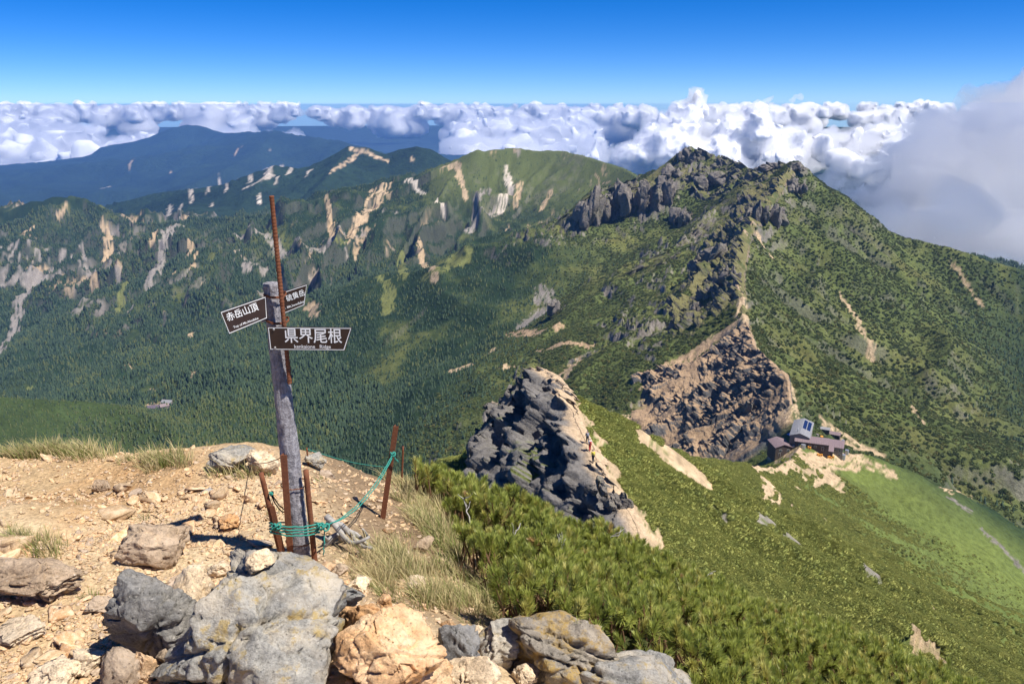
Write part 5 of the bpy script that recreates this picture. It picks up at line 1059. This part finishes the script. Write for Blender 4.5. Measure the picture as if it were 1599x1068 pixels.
def rock_drape(name, label, pts, lw, rw, nu, nl, nr_, cells, amps, flatc, rockc, grassk, off, sc, both=False):
    """jointed rock draped over the flank of a ridge: lw metres to the left of the crest, rw to the right"""
    pts = np.array(pts); sl = np.concatenate([[0], np.cumsum(np.linalg.norm(np.diff(pts[:, :2], axis=0), axis=1))]); u = np.linspace(0, sl[-1], nu); c = np.stack([np.interp(u, sl, pts[:, j]) for j in range(2)], 1)
    kz = max(5, nu // 14) | 1
    for j in range(2): pd = np.pad(c[:, j], kz // 2, mode='edge'); c[:, j] = np.convolve(pd, np.ones(kz) / kz, 'valid')
    T = np.gradient(c, axis=0); T /= np.linalg.norm(T, axis=1, keepdims=True); Nl = np.stack([-T[:, 1], T[:, 0]], 1)
    v = np.concatenate([-np.linspace(1, 0, nr_, endpoint=False) * rw, np.linspace(0, 1, nl) * lw]); Vv, Uu = np.meshgrid(v, np.arange(nu)); vl = Vv.ravel(); ui = Uu.ravel(); s_ = u[ui]
    x = c[ui, 0] + Nl[ui, 0] * vl; y = c[ui, 1] + Nl[ui, 1] * vl; z = H(x, y); V = np.stack([x, y, z], 1)
    cov = ss(0, sl[-1] * .10, s_) * ss(sl[-1], sl[-1] * .92, s_) * ss(-rw, -rw * .4, vl) * ss(lw, lw * .72, vl + .22 * lw * fbm(s_ / (lw * .3), vl / (lw * .3), 3, 963)); 
    (c1, c2), (a0, a1, a2, a3) = cells, amps; cz = np.array([1, 1, 1.5])
    d = a0 * (1 - 2 * np.abs(vn3(V / (c1 * 2.6), 931))) + a1 * blocky(V, c1 * cz, 933) + a2 * blocky(V, c2 * cz, 935) + a3 * fbm3(V / (c2 * .9), 3, 937)
    out = fbm(s_ / (c1 * 4), vl / (c1 * 5), 4, 939, .6); rk_ = ss(-.25, .15, out) * (1 if both else ss(-1, c1 * .6, vl + rw * .3))
    d = d * (.15 + .85 * rk_); V = V + np.stack([Nl[ui, 0] * .8, Nl[ui, 1] * .8, np.full(len(vl), .62)], 1) * (d * cov)[:, None]; V[:, 2] += off * cov - (1 - cov) * 5.
    me = mesh_np(name, V, grid_faces(nu, len(v)), smooth=False); e1 = V.reshape(nu, len(v), 3); _, _, nz = slope_of(e1[:, :, 0], e1[:, :, 1], e1[:, :, 2]); nb = fbm3(V / (c2 * 1.3), 4, 941, .65); na = fbm3(V / (c1 * 3), 3, 943)
    k = ss(.50, .70, nz + .12 * nb - .22 * (rk_ - .5)); C = rockc * (1 + .4 * nb)[:, None]; C = mx(C, flatc * 1., k); C = C * (1 + .15 * na)[:, None]
    if grassk: C = mx(C, GRASS * .75, ss(.45, .65, nz + .15 * na) * grassk); C = mx(C, SHRUB, ss(.1, .3, na) * ss(.4, .55, nz) * grassk)
    set_col(me, np.clip(C, .01, .9)); return obj(name, me, terrain_mat(name, sc), kind='structure', label=label)
rock_drape('eroded_cliff', 'eroded brown cliff with dark rock ribs below the ridge path', crest2[1:5], 96, 4, 330, 240, 16, (6.0, 2.4), (2.8, 2.8, 1.6, .7), BROWN * 1.1, DROCK * .95, 0, 3.2, .5)
rock_drape('rocky_rib', 'grey rocky rib carrying the ridge path up to the summits', crest2[4:9], 72, 14, 330, 180, 36, (9., 3.8), (4.5, 5.0, 2.6, 1.0), SOIL * .6, ROCK * .85, .75, 2.0, .3)
rock_drape('summit_crags', 'jagged grey crags crowning the high ridge', RIDGES[2][0], 75, 45, 230, 110, 60, (13., 5.), (7., 6.5, 3.2, 1.2), SOIL * .5, ROCK * .85, .85, 1.0, .25, True)
rock_drape('summit_buttresses', 'grey rock buttresses on the western spur of the high ridge', RIDGES[4][0][:4], 48, 48, 200, 80, 80, (15., 6.), (8., 8., 3.6, 1.4), SOIL * .5, ROCK * .8, .8, 2.0, .25, True)
rock_drape('western_rib', 'broken grey rock rib on the western flank', RIDGES[5][0][:4], 42, 42, 220, 80, 80, (12., 5.), (6., 6., 3., 1.2), SOIL * .5, ROCK * .8, .95, 1.0, .25, True)
BV = BVHTree.FromPolygons([Vector(p) for p in Vc], [tuple(f) for f in F])
def on_crag(px, py):
    a, b = ray(px, py); h = BV.ray_cast(Vector((0, 0, 0)), Vector((a, 1, b)).normalized()); return h[0]
# hikers
def skin(name, verts, edges, radii, m, parent):
    me = bpy.data.meshes.new('t'); me.from_pydata(verts, edges, []); o = bpy.data.objects.new('t', me); COL.objects.link(o); o.modifiers.new('s', 'SKIN'); md = o.modifiers.new('u', 'SUBSURF'); md.levels = 1; md.render_levels = 1
    for sv, r in zip(me.skin_vertices[0].data, radii): sv.radius = (r, r)
    me.skin_vertices[0].data[0].use_root = True; dg = bpy.context.evaluated_depsgraph_get(); m2 = bpy.data.meshes.new_from_object(o.evaluated_get(dg)); bpy.data.objects.remove(o); m2.name = name; m2.materials.clear(); return obj(name, m2, m, parent=parent)
M_SKIN = simple_mat('skin', (.50, .31, .22), .6); M_BOOT = simple_mat('boots', (.05, .04, .035), .7)
def hiker(px, py, face, jacket, trous, pack, hat, stride, label):
    loc = on_crag(px, py)
    if loc is None: loc = Vector(at(px, py, 96))
    r = bpy.data.objects.new('person', None); COL.objects.link(r); r.location = loc; r.rotation_euler = (0, 0, face); r['label'] = label; r['category'] = 'person'; r['group'] = 'hikers on the crag path'
    s = stride; hip = .92; J = [(0, 0, hip), (0, .0, 1.12), (0, .02, 1.32), (0, .03, 1.46), (0, .05, 1.53), (0, .06, 1.62), (0, .06, 1.72), (.17, .02, 1.41), (.24, .02, 1.16), (.22, .20, 1.02), (-.17, .02, 1.41), (-.24, -.02, 1.16), (-.22, .16, 1.04), (.09, 0, .88), (.10, .12 * s, .50), (.10, .02 * s + .1 * s, .08), (.10, .24 * s + .02, .04), (-.09, 0, .88), (-.10, -.02 * s, .49), (-.10, -.28 * s, .09), (-.10, -.14 * s, .03)]
    E = [(0, 1), (1, 2), (2, 3), (3, 4), (4, 5), (5, 6), (3, 7), (7, 8), (8, 9), (3, 10), (10, 11), (11, 12), (0, 13), (13, 14), (14, 15), (15, 16), (0, 17), (17, 18), (18, 19), (19, 20)]
    R_ = [.13, .13, .15, .09, .055, .095, .075, .06, .045, .035, .06, .045, .035, .085, .06, .045, .04, .085, .06, .045, .04]; skin('body', J, E, R_, M_SKIN, r)
    sub = lambda idx, ed, rr: ([J[i] for i in idx], ed, rr)
    skin('jacket', *sub([0, 1, 2, 3, 7, 8, 9, 10, 11, 12], [(0, 1), (1, 2), (2, 3), (3, 4), (4, 5), (5, 6), (3, 7), (7, 8), (8, 9)], [.165, .16, .18, .12, .085, .068, .052, .085, .068, .052]), jacket, r)
    skin('trousers', *sub([0, 13, 14, 15, 17, 18, 19], [(0, 1), (1, 2), (2, 3), (0, 4), (4, 5), (5, 6)], [.15, .11, .085, .07, .11, .085, .07]), trous, r)
    for i, k in ((15, 16), (19, 20)): skin('boot', [J[i], J[k]], [(0, 1)], [.065, .06], M_BOOT, r)
    skin('backpack', [(0, -.2, 1.02), (0, -.22, 1.2), (0, -.2, 1.42)], [(0, 1), (1, 2)], [.13, .17, .14], pack, r); skin('hat', [(0, .05, 1.70), (0, .05, 1.77)], [(0, 1)], [.115, .08], hat, r)
    r.scale = (1.02, 1.02, 1.02); return r
C_ = lambda n_, c: simple_mat(n_, c, .75)
hiker(926, 722, .3, C_('yellow_jacket', (.72, .58, .05)), C_('dark_trousers', (.04, .045, .05)), C_('yellow_pack', (.60, .52, .10)), C_('dark_cap', (.05, .05, .06)), 1, 'hiker in yellow jacket and dark trousers walking on the crag path')
hiker(921, 704, .25, C_('white_shirt', (.70, .68, .66)), C_('red_trousers', (.45, .07, .05)), C_('red_pack', (.55, .08, .06)), C_('white_cap', (.7, .7, .7)), .8, 'hiker in pale shirt with red backpack and red trousers on the path')
hiker(917, 692, .2, C_('grey_jacket', (.16, .17, .20)), C_('black_trousers', (.035, .035, .04)), C_('grey_pack', (.30, .31, .35)), C_('grey_cap', (.25, .25, .28)), -.7, 'hiker in dark grey jacket with light grey pack on the crag path')
# rock towers of the high ridge
M_TOWER = terrain_mat('tower_rock', .25)
def tower(px, pb, Y, w, h, seed, depth=.8, tilt=0., lab='rock tower', cuts=16):
    """cluster of angular jointed columns"""
    g = np.random.default_rng(seed); b = np.array(at(px, pb, Y)); qh = hit(px, pb, Y * .6, Y * 1.25) if Y > 400 else None; b = b if qh is None else np.array(qh); W = wpx(b, w) / 2; Hh = wpx(b, h); Vs = []; Fs = []; n0 = 0
    for k in range(6):
        V, F = rock_shape(seed * 7 + k, 4, 26, .7, .22, .6); a = g.uniform(-1, 1); hh = Hh * (1 - .55 * abs(a)) * g.uniform(.7, 1.05); V = V * np.array([W * g.uniform(.35, .6), W * g.uniform(.4, .7) * depth, hh * .62])
        V = V @ np.array(Matrix.Rotation(tilt + g.normal(0, .12), 3, 'Y') @ Matrix.Rotation(g.uniform(0, 3), 3, 'Z')).T; Vs.append(V + np.array([a * W * .75, g.uniform(-.5, .5) * W, hh * .38])); Fs.append(F + n0); n0 += len(V)
    V = np.concatenate(Vs); V = V + np.stack([vn3(V / (W * .3), seed), vn3(V / (W * .3) + 5, seed), vn3(V / (W * .25) + 9, seed)], 1) * W * .07 + b; me = mesh_np('rock_tower', V, np.concatenate(Fs), smooth=False); nb_ = fbm3(V / (W * .5), 4, seed + 3, .65); up = ss(.0, .4, nb_)[:, None] * .4
    set_col(me, np.clip((ROCK * .95) * (1 + .4 * nb_)[:, None] * (1 - up) + GRASS * .5 * up, .01, .9)); obj('rock_tower', me, M_TOWER, kind='structure', label=lab)
for i, (px, pb, Y, w, h, tl) in enumerate([(921, 348, 1435, 46, 74, .08), (938, 340, 1435, 34, 52, .1), (988, 330, 1462, 50, 64, .1), (1012, 325, 1470, 40, 56, 0), (966, 326, 1455, 36, 46, .1), (1035, 318, 1470, 40, 50, .1), (1073, 252, 1497, 36, 22, 0), (1045, 275, 1500, 34, 26, .1), (1205, 268, 1290, 40, 18, 0), (1243, 266, 1250, 34, 14, 0), (1110, 290, 1420, 50, 30, .15), (1165, 352, 955, 26, 36, .15), (1185, 345, 1005, 30, 40, 0), (1215, 350, 1010, 32, 36, .1), (1120, 405, 890, 44, 34, .2), (1140, 440, 800, 34, 40, .2), (1095, 420, 880, 40, 34, .2), (1085, 490, 800, 30, 26, .2), (1060, 350, 1180, 40, 34, .2), (1130, 480, 700, 26, 26, .2), (870, 490, 1010, 30, 30, .2), (1240, 300, 1200, 34, 26, .1)]):
    tower(px, pb, Y, w, h, 950 + i, tilt=tl, lab='grey rock tower on the high ridge')
for i, (px, pb, Y, w, h) in enumerate([(968, 790, 89, 42, 32), (935, 770, 90, 34, 30), (1150, 756, 385, 40, 30), (1128, 748, 380, 30, 24), (1170, 770, 370, 22, 26), (1170, 640, 505, 30, 22)]):
    tower(px, pb, Y, w, h, 990 + i, lab='grey rock outcrop on the ridge')
# ------------------------------------------------------------------ mountain huts
def wood_mat(name, c0, c1, sc=3.): return simple_mat(name, c0, .8, .2, 0, c1, sc, .3, .02)
M_WALLD = wood_mat('dark_plank', (.065, .05, .043), (.11, .085, .07)); M_WALLL = wood_mat('pale_wall', (.20, .175, .15), (.30, .265, .23)); M_ROOFB = simple_mat('brown_metal_roof', (.20, .145, .15), .5, .35, 0, (.27, .20, .20), 1.2); M_ROOFG = simple_mat('grey_metal_roof', (.24, .235, .24), .5, .35, 0, (.32, .315, .32), 1.0)
M_GLASS = simple_mat('window_glass', (.03, .045, .06), .12, .6); M_PANEL = simple_mat('solar_cells', (.012, .022, .075), .25, .5); M_FRAME = simple_mat('frame_white', (.62, .62, .60), .6); M_TARP = simple_mat('blue_tarp', (.06, .20, .62), .5); M_ORANGE = simple_mat('orange_cover', (.75, .33, .05), .6); M_TANK = simple_mat('metal_tank', (.45, .46, .48), .35, .5, .6)
def lbox(lo, hi):
    return box_mesh('b', lo, hi)
def quadmesh(name, faces):
    V = []; F = []
    for f in faces: b = len(V); V += [tuple(p) for p in f]; F.append(list(range(b, b + len(f))))
    me = bpy.data.meshes.new(name); me.from_pydata(V, [], F); return me
def house(name, label, pos, rz, L, D, wh, rh, wallm, roofm, style='gable', windows=(), doors=(), extra=None, ov=.4, group='buildings of the ridge hut'):
    """L along local x, D along local y, origin at the centre of the floor; front is -y"""
    r = bpy.data.objects.new(name, None); COL.objects.link(r); r.location = pos; r.rotation_euler = (0, 0, rz); r['label'] = label; r['category'] = 'building'
    if group: r['group'] = group
    h = L / 2; d = D / 2; dn = -4.
    bm = bmesh.new()
    if style == 'gable':                                            # ridge along x
        prof = [(-d, dn), (-d, wh), (0, wh + rh - .05), (d, wh), (d, dn)]
    else:                                                           # single pitch, low at the front
        prof = [(-d, dn), (-d, wh), (d, wh + rh - .05), (d, dn)]
    a = [bm.verts.new((-h, y, z)) for y, z in prof]; b = [bm.verts.new((h, y, z)) for y, z in prof]; bm.faces.new(a); bm.faces.new(b[::-1]); n = len(prof)
    for i in range(n): bm.faces.new([a[(i + 1) % n], a[i], b[i], b[(i + 1) % n]])
    bmesh.ops.recalc_face_normals(bm, faces=bm.faces[:]); me = bpy.data.meshes.new('wall'); bm.to_mesh(me); bm.free(); obj('wall', me, wallm, parent=r)
    t = .18
    if style == 'gable':
        k = rh / d; sides = []
        for s in (-1, 1):
            y1, z1_ = s * (d + ov), wh - ov * k; bm = bmesh.new(); p = [(-h - ov, 0, wh + rh), (h + ov, 0, wh + rh), (h + ov, y1, z1_), (-h - ov, y1, z1_)]
            lo = [bm.verts.new((x, y, z + .02)) for x, y, z in p]; hi = [bm.verts.new((x, y, z + t)) for x, y, z in p]; bm.faces.new(hi); bm.faces.new(lo[::-1])
            for i in range(4): bm.faces.new([lo[i], lo[(i + 1) % 4], hi[(i + 1) % 4], hi[i]])
            bmesh.ops.recalc_face_normals(bm, faces=bm.faces[:]); me = bpy.data.meshes.new('roof'); bm.to_mesh(me); bm.free(); rf = obj('roof', me, roofm, parent=r)
            ms = []                                                 # standing seams
            for x in np.arange(-h, h + .1, 1.2): ms.append(tube([(x, 0, wh + rh + t + .03), (x, y1, z1_ + t + .03)], .05, 4))
            obj('roof_seams', join_meshes('roof_seams', ms), roofm, parent=rf)
    else:
        k = rh / (2 * d); p = [(-h - ov, -d - ov, wh - ov * k), (h + ov, -d - ov, wh - ov * k), (h + ov, d + ov, wh + rh + ov * k), (-h - ov, d + ov, wh + rh + ov * k)]
        bm = bmesh.new(); lo = [bm.verts.new((x, y, z + .02)) for x, y, z in p]; hi = [bm.verts.new((x, y, z + t)) for x, y, z in p]; bm.faces.new(hi); bm.faces.new(lo[::-1])
        for i in range(4): bm.faces.new([lo[i], lo[(i + 1) % 4], hi[(i + 1) % 4], hi[i]])
        bmesh.ops.recalc_face_normals(bm, faces=bm.faces[:]); me = bpy.data.meshes.new('roof'); bm.to_mesh(me); bm.free(); rf = obj('roof', me, roofm, parent=r)
        obj('roof_seams', join_meshes('roof_seams', [tube([(x, -d - ov, wh - ov * k + t + .03), (x, d + ov, wh + rh + ov * k + t + .03)], .05, 4) for x in np.arange(-h, h + .1, 1.2)]), roofm, parent=rf)
    def opening(nm, face, u0, z0, w, hh, glass):
        if face == 'f': lo, hi = (u0 - w / 2, -d - .06, z0), (u0 + w / 2, -d + .02, z0 + hh); g0, g1 = (u0 - w / 2 + .08, -d - .09, z0 + .08), (u0 + w / 2 - .08, -d - .04, z0 + hh - .08)
        else: lo, hi = (h - .02, u0 - w / 2, z0), (h + .06, u0 + w / 2, z0 + hh); g0, g1 = (h + .04, u0 - w / 2 + .08, z0 + .08), (h + .09, u0 + w / 2 - .08, z0 + hh - .08)
        if face == 'l': lo, hi = (-h - .06, u0 - w / 2, z0), (-h + .02, u0 + w / 2, z0 + hh); g0, g1 = (-h - .09, u0 - w / 2 + .08, z0 + .08), (-h - .04, u0 + w / 2 - .08, z0 + hh - .08)
        f = obj(nm, box_mesh(nm, lo, hi), M_FRAME, parent=r); obj('pane' if nm == 'window' else 'door_leaf', box_mesh('pane', g0, g1), glass, parent=f)
    for (face, u0, z0, w, hh) in windows: opening('window', face, u0, z0, w, hh, M_GLASS)
    for (face, u0, w, hh) in doors: opening('door', face, u0, 0, w, hh, M_WALLD)
    if extra: extra(r, rf)
    return r
HB = hit(1262, 690, 300, 520) or (163, 416, -177)
def hp(px, py, Y): q = at(px, py, Y); z = float(H(np.array([q[0]]), np.array([q[1]]))[0]); return q[0], q[1], z
gz = float(H(np.array([HB[0]]), np.array([HB[1]]))[0])
def pad(px, py, dz=0.):                                             # where that pixel meets the hut terrace
    a, b = ray(px, py); q = hit(px, py, 300, 540); return Vector(q) + Vector((0, 0, dz))
def panels(r, rf):
    # two strips of solar panels lying on the roof side that faces the camera
    L, D, wh, rh = 24., 10., 3.4, 1.8; k = rh / (D / 2)
    for y0 in (-.5, -2.7):
        for i in range(6):
            x = -3. + i * 2.15; p = [(x, y0), (x + 2.05, y0), (x + 2.05, y0 - 1.8), (x, y0 - 1.8)]; z = lambda y: wh + rh + y * k + .30
            bm = bmesh.new(); a = [bm.verts.new((u_, v_, z(v_))) for u_, v_ in p]; b = [bm.verts.new((u_, v_, z(v_) - .06)) for u_, v_ in p]; bm.faces.new(a); bm.faces.new(b[::-1])
            for t in range(4): bm.faces.new([a[t], b[t], b[(t + 1) % 4], a[(t + 1) % 4]])
            bmesh.ops.recalc_face_normals(bm, faces=bm.faces[:]); me = bpy.data.meshes.new('solar_panel'); bm.to_mesh(me); bm.free(); obj('solar_panel', me, M_PANEL, parent=rf)
    obj('chimney', tube([(-9, 1.5, wh + .5), (-9, 1.5, wh + rh + 1.6)], .22, 8), M_TANK, parent=rf)
q = pad(1222, 712); house('hut', 'tall hut with plum brown metal roof beside the ridge path', q + Vector((0, 5.5, 0)), math.radians(90 + 4), 11, 9.2, 5.0, 1.6, M_WALLD, M_ROOFB, 'gable', [('l', -2.4, 2.6, 1.4, 1.2), ('l', 1.8, 2.6, 1.6, 1.2), ('l', -2.4, .5, 1.4, 1.2)], [('l', 2.2, 1.2, 2.0)], None)
q = pad(1252, 690); house('lodge', 'main lodge with grey roof carrying blue solar panels', q + Vector((3.5, 11, -.3)), math.radians(66), 24, 10, 3.4, 1.8, M_WALLL, M_ROOFG, 'gable', [('f', x, 1.2, 1.5, 1.3) for x in np.arange(-10, 10.1, 2.5)], [('l', 0, 1.4, 2.1)], panels)
q = pad(1270, 702); house('lodge', 'long low dark lodge wing with brown single pitch roof', q + Vector((0, 3, 0)), math.radians(-19), 17, 5.5, 3.6, 1.3, M_WALLD, M_ROOFB, 'shed', [('f', x, 1.3, 1.4, 1.1) for x in (-6, -3.4, -.8, 1.8)], [('f', 5.6, 1.2, 2.1)])
q = pad(1292, 711); house('hut', 'low annex with brown roof at the end of the dark wing', q + Vector((0, 2.5, 0)), math.radians(-22), 7, 5, 2.6, .9, M_WALLD, M_ROOFB, 'shed', [('f', -1.5, .9, 1.2, 1), ('f', 1.2, .9, 1.2, 1)], [])
q = pad(1308, 714); house('hut', 'pale walled two storey block with hipped looking brown roof', q + Vector((0, 4.5, 0)), math.radians(-24), 8, 7.5, 5.4, 1.2, M_WALLL, M_ROOFB, 'shed', [('f', x, z, 1.1, 1.1) for x in (-2.4, 0, 2.4) for z in (.8, 3.3)] + [('r', y, z, 1.1, 1.1) for y in (-2, 1.6) for z in (.8, 3.3)], [])
q = pad(1304, 684); house('shed', 'small rusty roofed shed behind the two storey block', q + Vector((0, 2, 0)), math.radians(-30), 7, 5, 2.4, .8, M_WALLD, M_ROOFB, 'gable', [('f', 0, .8, 1.2, .9)], [])
q = pad(1290, 676); house('shed', 'small dark shed with grey roof between lodge and block', q + Vector((0, 2, 0)), math.radians(-25), 5, 4, 2.2, .7, M_WALLD, M_ROOFG, 'gable', [('f', 0, .8, 1.2, .9)], [])
def prop(name, me, m, px, py, dz, rz, label, cat, group=None):
    p = pad(px, py); o = obj(name, me, m, label=label, cat=cat, group=group); o.location = p + Vector((0, 0, dz)); o.rotation_euler = (0, 0, rz); return o
def tarp():
    g = np.random.default_rng(3); X, Y = np.meshgrid(np.linspace(-2.2, 2.2, 12), np.linspace(-1.8, 1.8, 10)); Z = 1.5 * np.cos(X / 2.2 * 1.4) * np.cos(Y / 1.8 * 1.3) + .12 * vn(X * 1.3, Y * 1.3, 5); return mesh_np('tarp', np.stack([X.ravel(), Y.ravel(), Z.ravel()], 1), grid_faces(10, 12), smooth=False)
prop('tarp', tarp(), M_TARP, 1236, 680, .3, .3, 'blue tarpaulin over stores between the two lodges', 'tarp')
def drum_mesh():
    bm = bmesh.new(); bmesh.ops.create_cone(bm, cap_ends=True, segments=14, radius1=.45, radius2=.45, depth=1.2); bmesh.ops.bevel(bm, geom=bm.edges[:], offset=.04, segments=1); me = bpy.data.meshes.new('drum'); bm.to_mesh(me); bm.free(); return me
dm = drum_mesh()
for i, (px, py) in enumerate([(1262, 699), (1265, 700), (1277, 710), (1280, 711), (1283, 711), (1289, 713), (1292, 714), (1295, 714), (1298, 715), (1301, 714)]):
    prop('drum', dm, M_ORANGE, px, py + 1, .55, 0, 'orange drum standing along the front of the dark wing', 'drum', 'orange drums in front of the hut')
for i, (px, py, s) in enumerate([(1254, 700, 1.2), (1316, 716, 1.3), (1322, 708, 1.1)]):
    bm = bmesh.new(); bmesh.ops.create_cone(bm, cap_ends=True, segments=18, radius1=s, radius2=s, depth=s * 2); bmesh.ops.bevel(bm, geom=[e for e in bm.edges if abs(e.verts[0].co.z - e.verts[1].co.z) < .01], offset=.12, segments=2); me = bpy.data.meshes.new('water_tank'); bm.to_mesh(me); bm.free()
    prop('water_tank', me, M_TANK, px, py, s * .9, 0, ['grey metal tank beside the dark wing door', 'grey metal tank in front of the two storey block', 'grey metal tank at the far corner of the block'][i], 'tank')
crm = []
for i, (px, py, w, d, h, m_, lb) in enumerate([(1290, 690, 2.4, 1.8, 1.4, M_ROOFB, 'rusty brown crate stack behind the dark wing'), (1297, 694, 1.6, 1.4, 1.2, M_FRAME, 'white crate behind the two storey block'), (1283, 684, 2.0, 1.5, 1.3, M_ORANGE, 'orange covered stack in the yard between the lodges'), (1276, 680, 1.5, 1.3, 1.0, M_WALLL, 'grey brown crate in the lodge yard'), (1240, 698, 1.6, 1.2, 1.0, M_FRAME, 'white box by the path next to the tall hut'), (1247, 692, 1.4, 1.2, 1.1, M_WALLL, 'wooden box in front of the blue tarpaulin'), (1316, 690, 2.2, 1.6, 1.3, M_TANK, 'grey metal box at the rear of the block')]):
    bm = bmesh.new(); bmesh.ops.create_cube(bm, size=1); bmesh.ops.scale(bm, vec=(w, d, h), verts=bm.verts[:]); bmesh.ops.bevel(bm, geom=bm.edges[:], offset=.06, segments=1); me = bpy.data.meshes.new('crate'); bm.to_mesh(me); bm.free()
    prop('crate', me, m_, px, py, h * .45, i * .7, lb, 'crate')
# distant valley hut
def far_house(px, py, L, D, rz, lb, roofm):
    q = hit(px, py, 700, 2200); house('hut', lb, Vector(q), rz, L, D, 5., 3., M_WALLL, roofm, 'gable', [('f', x, 1.5, 1.6, 1.4) for x in np.arange(-L / 2 + 3, L / 2 - 2, 4)], [], None, .6, 'huts in the forest clearing')
M_ROOFV = simple_mat('violet_roof', (.13, .10, .13), .5, .4)
far_house(246, 640, 26, 10, .25, 'large violet roofed hut in the tan forest clearing', M_ROOFV); far_house(262, 632, 16, 9, -.2, 'grey roofed hut at the upper end of the forest clearing', M_ROOFG); far_house(257, 638, 12, 8, .6, 'small brown roofed hut between the clearing huts', M_ROOFB)
